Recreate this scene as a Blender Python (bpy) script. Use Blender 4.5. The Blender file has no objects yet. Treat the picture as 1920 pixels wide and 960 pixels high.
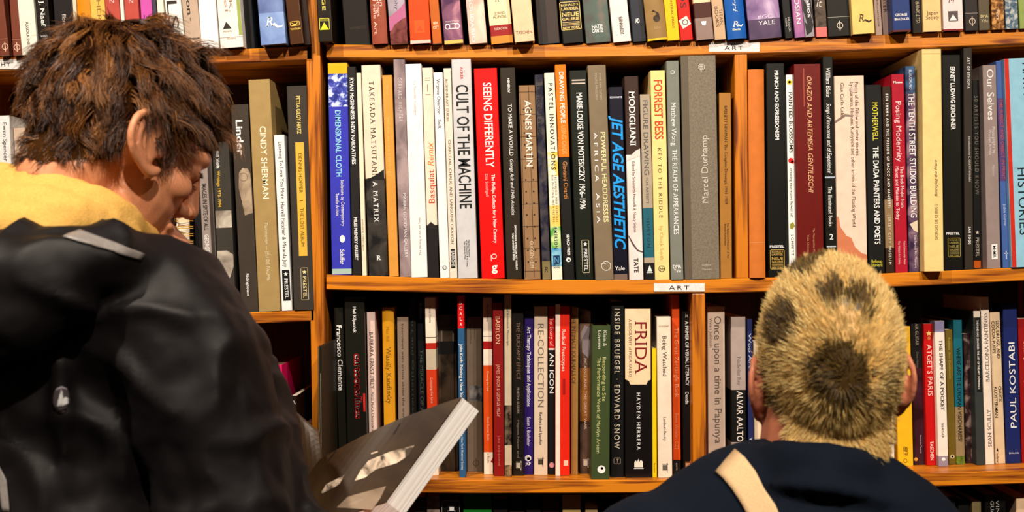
import bpy, bmesh, math, random
import numpy as np
from mathutils import Vector, Matrix, noise
from mathutils.bvhtree import BVHTree
R = math.radians
SC = bpy.context.scene
COL = SC.collection
rng = random.Random(7)

# ------------------------------------------------------------------ camera, world, lamps, exposure
FPX = 2640.0                      # focal length in pixels of the 1920 px wide frame
CAMZ, CAMD = 1.45, 2.0
CAMM = Matrix.Translation((0, -CAMD, CAMZ)) @ Matrix.Rotation(R(90), 4, 'X') @ Matrix.Rotation(R(-0.55), 4, 'Z')
cd = bpy.data.cameras.new('camera'); cam = bpy.data.objects.new('camera', cd); COL.objects.link(cam)
cam.matrix_world = CAMM
cd.sensor_width = 36; cd.lens = 36 * FPX / 1920
cd.clip_start = .05
cd.dof.use_dof = True; cd.dof.focus_distance = 2.0; cd.dof.aperture_fstop = 7.0
SC.camera = cam
SC.view_settings.view_transform = 'Standard'; SC.view_settings.look = 'None'
SC.view_settings.exposure = 0.0; SC.view_settings.gamma = 1; SC.view_settings.use_curve_mapping = False
w = bpy.data.worlds.new('room_air'); SC.world = w; w.use_nodes = True
w.node_tree.nodes['Background'].inputs[0].default_value = (1, .72, .5, 1)
w.node_tree.nodes['Background'].inputs[1].default_value = .035
def spot(name, loc, aim, power, size, colour, radius=.035, blend=.5):
    d = bpy.data.lights.new(name, 'SPOT'); o = bpy.data.objects.new(name, d); COL.objects.link(o)
    o.location = loc; d.energy = power; d.spot_size = R(size); d.spot_blend = blend; d.color = colour; d.shadow_soft_size = radius
    o.rotation_euler = (Vector(aim) - Vector(loc)).to_track_quat('-Z', 'Y').to_euler()
WARM = (1, .865, .71)
spot('ceiling_spot_left', (-1.0, -1.55, 3.2), (-.46, 0, 1.66), 215, 52, WARM)
spot('ceiling_spot_middle', (.28, -2.35, 3.15), (.02, 0, 1.53), 208, 46, WARM)
spot('ceiling_spot_right', (1.05, -2.25, 3.1), (.5, 0, 1.55), 205, 46, WARM)

# ------------------------------------------------------------------ measuring: a photograph pixel taken to the plane y = Y
C0 = CAMM.translation.copy(); RM = CAMM.to_3x3()
def P(px, py, Y=0.0):
    d = RM @ Vector(((px - 960) / FPX, -(py - 480) / FPX, -1))
    return C0 + d * ((Y - C0.y) / d.y)
RMI = RM.transposed()
def proj(p):
    q = RMI @ (Vector(p) - C0)
    return 960 + FPX * q.x / -q.z, 480 - FPX * q.y / -q.z

# ------------------------------------------------------------------ materials
def lin(c): return tuple(((v / 255) / 12.92 if v / 255 <= .04045 else ((v / 255 + .055) / 1.055) ** 2.4) for v in c)
LIGHT = (1.05, .96, .85)
def alb(c): return tuple(min(.86, max(.003, v * 1.03 / l - .008)) for v, l in zip(lin(c), LIGHT)) + (1,)
_M = {}
def new_mat(name):
    m = bpy.data.materials.new(name); m.use_nodes = True
    nt = m.node_tree
    return m, nt, nt.nodes['Principled BSDF']
def mat(c, rough=.5, spec=.25):
    """printed paper or cloth: a flat colour with faint scuffing; c may be ('n', c1, c2, scale) or ('n', c1, c2, scale, c3) for a printed picture"""
    k = (c, rough, spec)
    if k in _M: return _M[k]
    m, nt, b = new_mat('print_%d' % len(_M))
    b.inputs['Roughness'].default_value = rough; b.inputs['Specular IOR Level'].default_value = spec
    tc = nt.nodes.new('ShaderNodeTexCoord'); nz = nt.nodes.new('ShaderNodeTexNoise'); rp = nt.nodes.new('ShaderNodeValToRGB')
    nt.links.new(tc.outputs['Object'], nz.inputs['Vector']); nt.links.new(nz.outputs['Fac'], rp.inputs['Fac']); nt.links.new(rp.outputs['Color'], b.inputs['Base Color'])
    e = rp.color_ramp.elements
    if c[0] == 'n':
        nz.inputs['Scale'].default_value = c[3]; nz.inputs['Detail'].default_value = 6; nz.inputs['Distortion'].default_value = .6
        e[0].position = .38; e[1].position = .6; e[0].color = alb(c[1]); e[1].color = alb(c[2])
        if len(c) > 4: x = e.new(.5); x.color = alb(c[4])
    else:
        nz.inputs['Scale'].default_value = 60; nz.inputs['Detail'].default_value = 5
        a = alb(c); e[0].position = .3; e[1].position = .62
        e[0].color = tuple(v * .88 for v in a[:3]) + (1,); e[1].color = a
    _M[k] = m
    return m
def wood(name, light, dark, axis='x', scale=1.0):
    m, nt, b = new_mat(name); N = nt.nodes.new; L = nt.links.new
    tc = N('ShaderNodeTexCoord'); mp = N('ShaderNodeMapping'); mp.inputs['Scale'].default_value = (1.1 * scale, 14, 14) if axis == 'x' else (14, 14, 1.1 * scale)
    L(tc.outputs['Object'], mp.inputs['Vector'])
    n1 = N('ShaderNodeTexNoise'); n1.inputs['Scale'].default_value = 1.3; n1.inputs['Detail'].default_value = 3; n1.inputs['Distortion'].default_value = .8; L(mp.outputs[0], n1.inputs['Vector'])
    mul = N('ShaderNodeMath'); mul.operation = 'MULTIPLY'; mul.inputs[1].default_value = 34; L(n1.outputs['Fac'], mul.inputs[0])
    sn = N('ShaderNodeMath'); sn.operation = 'SINE'; L(mul.outputs[0], sn.inputs[0])
    mp2 = N('ShaderNodeMapping'); mp2.inputs['Scale'].default_value = (6, 160, 160) if axis == 'x' else (160, 160, 6); L(tc.outputs['Object'], mp2.inputs['Vector'])
    n2 = N('ShaderNodeTexNoise'); n2.inputs['Scale'].default_value = 2; n2.inputs['Detail'].default_value = 4; L(mp2.outputs[0], n2.inputs['Vector'])
    ad = N('ShaderNodeMath'); ad.operation = 'MULTIPLY_ADD'; ad.inputs[1].default_value = .17; ad.inputs[2].default_value = .1; L(sn.outputs[0], ad.inputs[0])
    ad2 = N('ShaderNodeMath'); ad2.operation = 'ADD'; L(ad.outputs[0], ad2.inputs[0]); L(n2.outputs['Fac'], ad2.inputs[1])
    vo = N('ShaderNodeTexVoronoi'); vo.inputs['Scale'].default_value = 1.0; mp3 = N('ShaderNodeMapping'); mp3.inputs['Scale'].default_value = (5.5, 16, 22) if axis == 'x' else (22, 16, 4); L(tc.outputs['Object'], mp3.inputs['Vector']); L(mp3.outputs[0], vo.inputs['Vector'])
    kn = N('ShaderNodeMapRange'); kn.inputs['From Min'].default_value = .05; kn.inputs['From Max'].default_value = .2; kn.inputs['To Min'].default_value = -.55; kn.inputs['To Max'].default_value = 0; L(vo.outputs['Distance'], kn.inputs['Value'])
    ad3 = N('ShaderNodeMath'); ad3.operation = 'ADD'; L(ad2.outputs[0], ad3.inputs[0]); L(kn.outputs[0], ad3.inputs[1])
    rp = N('ShaderNodeValToRGB'); e = rp.color_ramp.elements; e[0].position = .3; e[1].position = .66; e[0].color = alb(dark); e[1].color = alb(light)
    L(ad3.outputs[0], rp.inputs['Fac']); L(rp.outputs['Color'], b.inputs['Base Color'])
    b.inputs['Roughness'].default_value = .38; b.inputs['Specular IOR Level'].default_value = .45
    bp = N('ShaderNodeBump'); bp.inputs['Strength'].default_value = .12; bp.inputs['Distance'].default_value = .002; L(ad2.outputs[0], bp.inputs['Height']); L(bp.outputs[0], b.inputs['Normal'])
    return m
def plain(name, c, rough=.6, spec=.3, bump=0, bscale=300, sub=None):
    m, nt, b = new_mat(name)
    b.inputs['Base Color'].default_value = alb(c); b.inputs['Roughness'].default_value = rough; b.inputs['Specular IOR Level'].default_value = spec
    tc = nt.nodes.new('ShaderNodeTexCoord'); nz = nt.nodes.new('ShaderNodeTexNoise'); nz.inputs['Scale'].default_value = bscale; nz.inputs['Detail'].default_value = 4
    nt.links.new(tc.outputs['Object'], nz.inputs['Vector'])
    rp = nt.nodes.new('ShaderNodeValToRGB'); a = alb(c); rp.color_ramp.elements[0].position = .3; rp.color_ramp.elements[1].position = .7
    rp.color_ramp.elements[0].color = tuple(v * .8 for v in a[:3]) + (1,); rp.color_ramp.elements[1].color = a
    nt.links.new(nz.outputs['Fac'], rp.inputs['Fac']); nt.links.new(rp.outputs['Color'], b.inputs['Base Color'])
    if bump:
        bp = nt.nodes.new('ShaderNodeBump'); bp.inputs['Strength'].default_value = bump; bp.inputs['Distance'].default_value = .002
        nt.links.new(nz.outputs['Fac'], bp.inputs['Height']); nt.links.new(bp.outputs[0], b.inputs['Normal'])
    if sub: b.inputs['Subsurface Weight'].default_value = sub; b.inputs['Subsurface Radius'].default_value = (.012, .004, .002)
    return m
PINE = wood('stained_pine', (214, 124, 30), (118, 54, 8))
PINEV = wood('stained_pine_upright', (204, 116, 28), (110, 50, 8), 'z')
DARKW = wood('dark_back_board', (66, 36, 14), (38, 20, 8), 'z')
PAGES = plain('book_pages', (236, 216, 184), .8, .1, .3, 900)
WHITEP = plain('label_card', (240, 226, 214), .7, .2)
INK = plain('black_ink', (26, 20, 18), .7, .2)

# ------------------------------------------------------------------ objects
def mesh_obj(name, verts, faces, mats, parent=None, fm=None, smooth=False):
    me = bpy.data.meshes.new(name); me.from_pydata([tuple(v) for v in verts], [], faces)
    for m in (mats if isinstance(mats, (list, tuple)) else [mats]): me.materials.append(m)
    if fm is not None: me.polygons.foreach_set('material_index', fm)
    if smooth: me.polygons.foreach_set('use_smooth', [True] * len(me.polygons))
    me.update()
    o = bpy.data.objects.new(name, me); COL.objects.link(o)
    if parent is not None: o.parent = parent
    return o
def empty(name, loc, label, cat, group=None, rot=(0, 0, 0)):
    o = bpy.data.objects.new(name, None); COL.objects.link(o); o.location = loc; o.rotation_euler = rot; o.empty_display_size = .02
    o['label'] = label; o['category'] = cat
    if group: o['group'] = group
    return o
def box(x0, x1, y0, y1, z0, z1):
    v = [(x, y, z) for x in (x0, x1) for y in (y0, y1) for z in (z0, z1)]
    return v, [(0, 1, 3, 2), (4, 6, 7, 5), (0, 4, 5, 1), (2, 3, 7, 6), (0, 2, 6, 4), (1, 5, 7, 3)]
def bevel_obj(o, wdt=.0015, seg=2):
    b = o.modifiers.new('bevel', 'BEVEL'); b.width = wdt; b.segments = seg; b.limit_method = 'ANGLE'
    return o

# ------------------------------------------------------------------ lettering
_tc = bpy.data.curves.new('lettering', 'FONT'); _to = bpy.data.objects.new('lettering', _tc); COL.objects.link(_to)
_tc.resolution_u = 3
def raw_text(s, bold=0, spacing=1):
    _tc.body = s; _tc.size = 1; _tc.offset = bold; _tc.space_character = spacing
    dg = bpy.context.evaluated_depsgraph_get(); dg.update()
    me = bpy.data.meshes.new_from_object(_to.evaluated_get(dg))
    v = np.array([tuple(p.co)[:2] for p in me.vertices]) if me.vertices else np.zeros((0, 2))
    f = [tuple(p.vertices) for p in me.polygons]
    bpy.data.meshes.remove(me)
    return v, f
CAPH = raw_text('H')[0][:, 1].max()
def text_geo(s, flags='', length=1.0, height=1.0):
    """letters of s, laid along +x, cap height and overall length as asked; flags: s serif, b bold, k black weight, i italic, w wide set"""
    v, f = raw_text(s, .022 if 'k' in flags else .012 if 'b' in flags else -.004 if 't' in flags else 0, 1.35 if 'w' in flags else 1)
    if not len(v): return v, f
    if 's' in flags:
        cnt = {}
        for q in f:
            for a, b in zip(q, q[1:] + q[:1]): cnt[(min(a, b), max(a, b))] = cnt.get((min(a, b), max(a, b)), 0) + 1
        nv = list(map(tuple, v)); f = list(f)
        for (a, b), n in cnt.items():
            if n != 1 or abs(v[a][1] - v[b][1]) > .004: continue
            y = v[a][1]; x0, x1 = sorted((v[a][0], v[b][0])); l = x1 - x0
            if l < .04 or l > .2: continue
            up = abs(y - CAPH) < .05; lo = abs(y) < .03
            if not (up or lo): continue
            i = len(nv); t = .045 if lo else -.045
            nv += [(x0 - .06, y), (x1 + .06, y), (x1 + .06, y + t), (x0 - .06, y + t)]; f.append((i, i + 1, i + 2, i + 3) if lo else (i + 3, i + 2, i + 1, i))
        v = np.array(nv)
    if 'i' in flags: v[:, 0] += v[:, 1] * .25
    x0, x1 = v[:, 0].min(), v[:, 0].max()
    v = v.copy(); v[:, 0] = (v[:, 0] - x0) * (length / max(1e-6, x1 - x0)); v[:, 1] *= height / CAPH
    return v, f
# ------------------------------------------------------------------ room shell
def structure(name, geo, m):
    o = mesh_obj(name, geo[0], geo[1], m); o['kind'] = 'structure'; return o
structure('floor', box(-3, 3, -3.2, .6, -.05, 0), wood('floor_boards', (120, 84, 52), (74, 48, 28), 'x', .6))
structure('wall_back', box(-3, 3, .45, .6, 0, 3.6), plain('back_wall_paint', (150, 128, 104), .8))

# ------------------------------------------------------------------ bookcases: boards follow the sag measured along their front edges
DEPTH = .30
def poly(pts, Y=0): return [P(x, y, Y) for x, y in pts]
def board(name, pts, parent, m=None):
    """a shelf board; pts = (px, top y, bottom y) along its front edge, refined so that the sag is smooth"""
    xs = np.array([p[0] for p in pts], float); t = np.array([p[1] for p in pts], float); b = np.array([p[2] for p in pts], float)
    q = np.linspace(xs[0], xs[-1], 40)
    def sm(v):
        r = np.interp(q, xs, v); k = np.ones(7) / 7
        return np.convolve(np.pad(r, 3, mode='reflect', reflect_type='odd'), k, 'valid')
    T, Bm = sm(t), sm(b)
    v = []; f = []
    for i in range(40):
        a = P(q[i], T[i]); c = P(q[i], Bm[i])
        e = .0012
        v += [(a.x, e, a.z), (a.x, DEPTH, a.z), (a.x, DEPTH, c.z), (a.x, e, c.z), (a.x, 0, c.z + e), (a.x, 0, a.z - e)]
    for i in range(39):
        for k in range(6):
            f.append((i * 6 + k, i * 6 + (k + 1) % 6, i * 6 + 6 + (k + 1) % 6, i * 6 + 6 + k))
    f += [tuple(range(5, -1, -1)), tuple(39 * 6 + k for k in range(6))]
    o = mesh_obj(name, v, [tuple(reversed(x)) for x in f], m or PINE, parent)
    return o, [(P(q[i], T[i]).x, P(q[i], T[i]).z, P(q[i], Bm[i]).z) for i in range(40)]
def upright(name, x0, x1, z0, z1, parent, skew=0, y0=.0, y1=DEPTH):
    v, f = box(x0, x1, y0, y1, z0, z1)
    v = [(x + skew * (z - z0), y, z) for x, y, z in v]
    return bevel_obj(mesh_obj(name, v, f, PINEV, parent))
CASE = CASEL = empty('bookcase', (0, 0, 0), 'stained pine bookcase with sagging shelves of books behind the two people', 'bookcase')
TOPS = [(612, 83, 108), (735, 85, 109), (860, 84.5, 109.5), (1000, 83, 108.5), (1177, 80, 106), (1373, 76, 102), (1457, 74, 100), (1640, 66, 93), (1920, 55, 82), (2050, 49, 76)]
MIDS = [(612, 515, 543), (840, 522, 549), (1060, 525, 553), (1277, 525, 551), (1440, 521, 547), (1660, 513, 539), (1920, 501, 526), (2050, 495, 520)]
LOWS = [(612, 897, 922), (800, 899, 925), (1000, 901, 925), (1225, 900, 924), (1500, 896, 920), (1692, 890, 914), (1920, 881, 907), (2050, 876, 902)]
BASE = [(612, 1288, 1314), (1225, 1290, 1314), (2050, 1270, 1296)]
LTOP = [(-90, 109, 136), (0, 107, 134), (343, 97, 121), (584, 86, 112)]
LLOW = [(-90, 610, 634), (400, 588, 610), (588, 581, 602)]
LBAS = [(-90, 990, 1014), (400, 985, 1009), (590, 980, 1004)]
_, Ztop = board('shelf', TOPS, CASE); _, Zmid = board('shelf', MIDS, CASE); _, Zlow = board('shelf', LOWS, CASE); _, Zbase = board('shelf', BASE, CASE)
_, Zlt = board('shelf', LTOP, CASEL); _, Zll = board('shelf', LLOW, CASEL); _, Zlb = board('shelf', LBAS, CASEL)
def zat(Z, x, k=1): return float(np.interp(x, [p[0] for p in Z], [p[k] for p in Z]))
# the thick upright between the two cases, and the short dividers standing on the shelves
xa, xb = P(586, 300).x, P(612.5, 300).x
sk = -(P(594, 640).x - P(585, 80).x) / (P(585, 80).z - P(594, 640).z)
xz = lambda px, py: P(px, py).x
upright('upright', xz(601, 960) - (xb - xa) / 2, xz(601, 960) + (xb - xa) / 2, 0, 2.25, CASE, 0)
for o in (CASE.children[-1],):
    for vt in o.data.vertices: vt.co.x += sk * (vt.co.z - P(601, 960).z)
def divider(pxl, pxr, pyt, pyb, Za, Zb, parent=CASE):
    xm = (P(pxl, pyb).x + P(pxr, pyb).x) / 2; xt = (P(pxl, pyt).x + P(pxr, pyt).x) / 2; hw = (P(pxr, pyb).x - P(pxl, pyb).x) / 2
    z0 = zat(Zb, xm, 1); z1 = zat(Za, xt, 2)
    return upright('divider', xm - hw, xm + hw, z0, z1, parent, (xt - (xm)) / (z1 - z0) - .0 if False else (P((pxl + pxr) / 2 - 2.5, pyt).x - xm) / (z1 - z0), .0015)
divider(1380, 1404, 103, 519, Ztop, Zmid)
divider(1300, 1325, 551, 899, Zmid, Zlow)
upright('upright', P(2050, 500).x, P(2078, 500).x, 0, 2.25, CASE)
upright('upright', P(-118, 500).x, P(-90, 500).x, 0, 2.25, CASEL)
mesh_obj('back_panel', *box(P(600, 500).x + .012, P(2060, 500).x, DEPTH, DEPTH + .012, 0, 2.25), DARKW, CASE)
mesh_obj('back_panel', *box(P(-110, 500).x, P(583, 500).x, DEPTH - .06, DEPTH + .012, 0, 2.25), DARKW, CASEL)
def shelf_card(pxl, pxr, pyt, pyb, text, parent, tx, ty, th, tw):
    a = P(pxl, pyt + (0)); b = P(pxr, pyt); c = P(pxr, pyb); d = P(pxl, pyb); y = -.0012
    v = [(p.x, yy, p.z) for yy in (y, -.0002) for p in (a, b, c, d)]
    o = mesh_obj('shelf_label', v, [(0, 3, 2, 1), (4, 5, 6, 7), (0, 1, 5, 4), (1, 2, 6, 5), (2, 3, 7, 6), (3, 0, 4, 7)], WHITEP, parent)
    o['label'] = 'white paper label pinned on the shelf edge'
    tv, tf = text_geo(text, 'w', tw / 1320, th / 1320)
    p = P(tx, ty); ang = math.atan2(b.z - a.z, b.x - a.x); ca, sa = math.cos(ang), math.sin(ang)
    mesh_obj('label_lettering', [(p.x + u * ca - v_ * sa, y - .0003, p.z + u * sa + v_ * ca) for u, v_ in tv], tf, INK, o)
shelf_card(1329, 1424, 79.5, 97, 'ART', CASE, 1358, 94, 7.5, 35)
shelf_card(1226, 1321, 531, 546.5, 'ART', CASE, 1254, 543, 7.5, 38)
shelf_card(-70, 46, 111, 130, 'PHOTOGRAPHY', CASEL, -98 + 12, 124.5, 7.5, 106)

# ------------------------------------------------------------------ books
LABELS = {}
def mark_label(o, lab):
    n = len(lab.split()); assert 4 <= n <= 16, (n, lab)
    assert lab not in LABELS, lab
    LABELS[lab] = 1; o['label'] = lab
PAGEMATS = {}
def book(tl, bl, w, yt, sb, kind, colour, parts, Z, label, group, toprow=None, yaw=0, depth=None, pagecol=None, name='book'):
    """tl, bl: left edge of the spine at top and bottom (px), w: its width, yt: its top, sb: how far the spine stands behind the shelf edge (cm)"""
    Y = sb / 100; s = (CAMD + Y) / FPX
    xb = P(bl + w / 2, 500, Y).x
    for _ in range(3):
        zb = zat(Z, xb) + .0004; yb = proj((xb, Y, zb))[1]; xb = P(bl + w / 2, yb, Y).x
    if toprow:
        t0 = tl; tl = bl + (t0 - bl) * toprow / max(40, yb); yt = yb - toprow
    pt = P(tl + w / 2, yt, Y); tilt = math.atan2(pt.x - xb, pt.z - zb); h = math.hypot(pt.x - xb, pt.z - zb)
    W_ = max(.005, w * s - .0005); hard = 'h' in kind; rnd = 'r' in kind
    d = depth or min(.225, max(.13, h * .72))
    d = min(d, DEPTH - .008 - max(Y, 0)) if Z is not Zlt and Z is not Zll and Z is not Zlb else min(d, DEPTH - .07 - max(Y, 0))
    zl = lambda y: (P(tl + w / 2, y, Y).z - zb) / math.cos(tilt)
    root = empty(name, (xb, Y, zb), 'x', 'book', group, (0, tilt, yaw)); mark_label(root, label)
    bulge = min(.004, W_ * .12) if rnd else 0
    ys = lambda x: -bulge * (1 - min(1, abs(2 * x / W_)) ** 2) + (bulge if rnd else 0)
    # cover: one wrap of board and spine, sliced where its printing changes colour
    th = .0024 if hard else .0007
    hw = W_ / 2; r = min(.0012, hw * .3)
    nx = 8 if rnd else 2
    out = [(-hw, d), (-hw, .012), (-hw, r)] + [(-hw + r * .3, ys(hw) + r * .3)] + [(-hw + r + (W_ - 2 * r) * i / nx, ys(-hw + r + (W_ - 2 * r) * i / nx)) for i in range(nx + 1)] + [(hw - r * .3, ys(hw) + r * .3), (hw, r), (hw, .012), (hw, d)]
    if rnd: out = [(-hw, d), (-hw, .012), (-hw, bulge + r)] + [(-hw + W_ * i / nx, ys(-hw + W_ * i / nx)) for i in range(nx + 1)] + [(hw, bulge + r), (hw, .012), (hw, d)]
    inn = [(max(-hw + th, min(hw - th, x)), max(th + bulge + .0002, y)) if 0 < i < len(out) - 1 else (max(-hw + th, min(hw - th, x)), y) for i, (x, y) in enumerate(out)]
    bands = [p for p in parts if p[0] == 'band']
    lv = {0.0, h}
    for q in bands:
        for y in q[1:3]: lv.add(min(h, max(0, zl(y))))
    lv = sorted(lv); lv = [z for i, z in enumerate(lv) if i == 0 or z - lv[i - 1] > 1e-5]
    mats = [mat(colour, .32 if 'g' in kind else .5, .42 if 'g' in kind else .22)]; v = []; f = []; fm = []
    n = len(out)
    for z in lv: v += [(x, y, z) for x, y in out] + [(x, y, z) for x, y in inn]
    for i in range(len(lv) - 1):
        zm = (lv[i] + lv[i + 1]) / 2; mi = 0
        for q in bands:
            a, b = sorted((zl(q[1]), zl(q[2])))
            if a - 1e-6 <= zm <= b + 1e-6:
                m = mat(q[3], .45, .3)
                if m not in mats: mats.append(m)
                mi = mats.index(m)
        A = i * 2 * n; B = A + 2 * n
        for k in range(n - 1):
            f.append((A + k, A + k + 1, B + k + 1, B + k)); fm.append(mi)
            f.append((A + n + k + 1, A + n + k, B + n + k, B + n + k + 1)); fm.append(0)
        f.append((A + n, A, B, B + n)); fm.append(mi); f.append((A + n - 1, A + 2 * n - 1, B + 2 * n - 1, B + n - 1)); fm.append(mi)
    T = (len(lv) - 1) * 2 * n
    for k in range(n - 1):
        f.append((k, n + k, n + k + 1, k + 1)); fm.append(fm[0] if False else 0)
        f.append((T + k + 1, T + n + k + 1, T + n + k, T + k)); fm.append(0)
    mesh_obj('cover', v, f, mats, root, fm)
    ins = .003 if hard else .0004
    pm = PAGES if not pagecol else mat(pagecol, .8, .1)
    pv, pf = box(-hw + th + .0002, hw - th - .0002, th + bulge + .0006, d - ins, ins, h - ins)
    mesh_obj('page_block', pv, pf, pm, root)
    # lettering and printed marks lie on the spine
    def put(nm, pts, faces, col, lift=.0003):
        mesh_obj(nm, [(x, ys(x) - lift, z) for x, z in pts], faces, mat(col, .5, .3), root)
    shape = lambda pts, faces, col, lift=.00035: put('printed_mark', pts, faces, col, lift)
    for q in parts:
        k = q[0]
        if k == 'T':
            _, s_, y0, y1, hh, col = q[:6]; dx = q[6] if len(q) > 6 else 0; fl = q[7] if len(q) > 7 else ''
            if 'h' in fl:
                g, fa = text_geo(s_, fl, y1 * s, hh * s)
                if len(g): put('title_lettering', [(dx * s + a - y1 * s / 2, zl(y0) + b) for a, b in g], fa, col)
            else:
                L_ = abs(zl(y0) - zl(y1)); g, fa = text_geo(s_, fl, L_, hh * s)
                if not len(g): continue
                if 'u' in fl: put('title_lettering', [(dx * s - b + hh * s / 2, zl(max(y0, y1)) + a) for a, b in g], fa, col)
                else: put('title_lettering', [(dx * s + b - hh * s / 2, zl(min(y0, y1)) - a) for a, b in g], fa, col)
        elif k == 'rect':
            _, x0, x1, y0, y1, col = q[:6]; lo = q[6] if len(q) > 6 else .0002
            nn = 6; xs = [max(-hw * .98, min(hw * .98, (x0 + (x1 - x0) * i / nn) * s)) for i in range(nn + 1)]
            shape([(x, zl(y)) for x in xs for y in (y1, y0)], [(2 * i, 2 * i + 2, 2 * i + 3, 2 * i + 1) for i in range(nn)], col, lo)
        elif k == 'frame':
            _, x0, x1, y0, y1, t, col = q
            for a in ((x0, x1, y0, y0 + t), (x0, x1, y1 - t, y1), (x0, x0 + t, y0, y1), (x1 - t, x1, y0, y1)):
                shape([(x * s, zl(y)) for x, y in ((a[0], a[3]), (a[1], a[3]), (a[1], a[2]), (a[0], a[2]))], [(0, 1, 2, 3)], col)
        elif k in ('disc', 'ring'):
            _, dx, y, rr, col = q[:5]; ry = q[5] if k == 'disc' and len(q) > 5 else rr
            pts = [(dx * s + rr * s * math.cos(a), zl(y) + ry * s * math.sin(a)) for a in [i * math.pi / 10 for i in range(20)]]
            if k == 'disc': shape(pts, [tuple(range(20))], col)
            else:
                t = q[5]; p2 = [(dx * s + (rr - t) * s * math.cos(a), zl(y) + (rr - t) * s * math.sin(a)) for a in [i * math.pi / 10 for i in range(20)]]
                shape(pts + p2, [(i, (i + 1) % 20, 20 + (i + 1) % 20, 20 + i) for i in range(20)], col)
        elif k == 'poly':
            _, pts, col = q[:3]; lo = q[3] if len(q) > 3 else .00035
            pts = [(max(-hw * .98, min(hw * .98, x * s)), zl(y)) for x, y in pts]
            a2 = sum(pts[i][0] * pts[(i + 1) % len(pts)][1] - pts[(i + 1) % len(pts)][0] * pts[i][1] for i in range(len(pts)))
            shape(pts, [tuple(range(len(pts))) if a2 > 0 else tuple(range(len(pts) - 1, -1, -1))], col, lo)
        elif k == 'star':
            _, dx, y, rr, col = q
            pts = [(dx * s + (rr if i % 2 == 0 else rr * .42) * s * math.sin(i * math.pi / 5), zl(y) + (rr if i % 2 == 0 else rr * .42) * s * math.cos(i * math.pi / 5)) for i in range(10)]
            pts.append((dx * s, zl(y))); shape(pts, [(10, (i + 1) % 10, i) for i in range(10)], col)
    return root
def row(specs, Z, place, group, toprow=False, first_left=None, back=None):
    prev = first_left; out = []
    for i, sp in enumerate(specs):
        if back: sp = sp[:4] + (back[i],) + sp[5:]
        tl, bl, w, yt, sb, kind, colour, desc = sp[:8]; parts = sp[8] if len(sp) > 8 else []
        kw = sp[9] if len(sp) > 9 else {}
        head = desc.split('|')[0].strip(); full = desc.replace('|', ' ').replace('  ', ' ').strip()
        lab = full if prev is None else full + ', right of the ' + prev
        if len((lab + ' ' + place).split()) <= 16: lab += ', ' + place
        if len(lab.split()) > 16: lab = full + ', ' + place
        if toprow and sb < 0: sb *= 1.2
        tr = yt if toprow else None
        out.append(book(tl, bl, w, yt, sb, kind, colour, parts, Z, lab, group, toprow=tr, **kw))
        prev = head
    return out
# ------------------------------------------------------------------ the books, shelf by shelf
W = (248, 236, 224); K = (24, 21, 19); DK = (44, 40, 36); CR = (246, 224, 190); TA = (176, 156, 134); GR = (150, 146, 140); GOLD = (222, 178, 70); RED = (214, 22, 20)
MAR = (112, 24, 20); OR = (238, 108, 22); YE = (250, 192, 40); LB = (150, 210, 240)
def prestel(y, h, dx=0, col=W, box_=True, bg=None):
    r = [('rect', dx - 7, dx + 7, y, y + h, bg, .0002)] if bg else [('frame', dx - 7, dx + 7, y, y + h, 1, (190, 170, 130))] if box_ else []
    return r + [('star', dx, y + 8, 4.5, col), ('T', 'PRESTEL', y + 16, y + h - 4, 6.5, col, dx, 's')]
def phaidon(dx, y, col, r=6.5): return [('ring', dx, y, r, col, 1.2), ('rect', dx - .8, dx + .8, y - r - 3, y + r + 3, col)]
def abrams(dx, y, bg, fg, s=10): return [('rect', dx - s, dx + s, y - s, y + s * 1.1, bg, .0002), ('poly', [(dx - s * .8, y + s * .95), (dx, y - s * .35), (dx + s * .8, y + s * .95)], fg)]
def mitbars(dx, y, col): return [('rect', dx - 5, dx + 4, y - 5, y + 5, col), ('rect', dx - 6, dx + 6, y - 7, y - 6, col), ('rect', dx + 3, dx + 4.5, y - 9, y + 9, col)]
def neue(x0, x1, y0, y1, col):
    L = y1 - y0; r = [('frame', x0, x1, y0, y1, 1.2, col)]; c = (x0 + x1) / 2; wd = x1 - x0 - 6
    for i, (t, hh) in enumerate((('RONALD S', .07), ('LAUDER', .1), ('NEUE', .14), ('GALERIE', .09))):
        r.append(('T', t, y0 + L * (.15, .3, .52, .66)[i], wd, L * hh, col, c, 'hk'))
    for yy in (.72, .77, .82): r.append(('rect', x0 + 3, x1 - 3, y0 + L * yy, y0 + L * (yy + .018), col))
    r.append(('T', 'NEW YORK', y0 + L * .96, wd, L * .08, col, c, 'hk'))
    return r
NZ = lambda a, b, s, c=None: ('n', a, b, s) + ((c,) if c else ())

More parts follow.
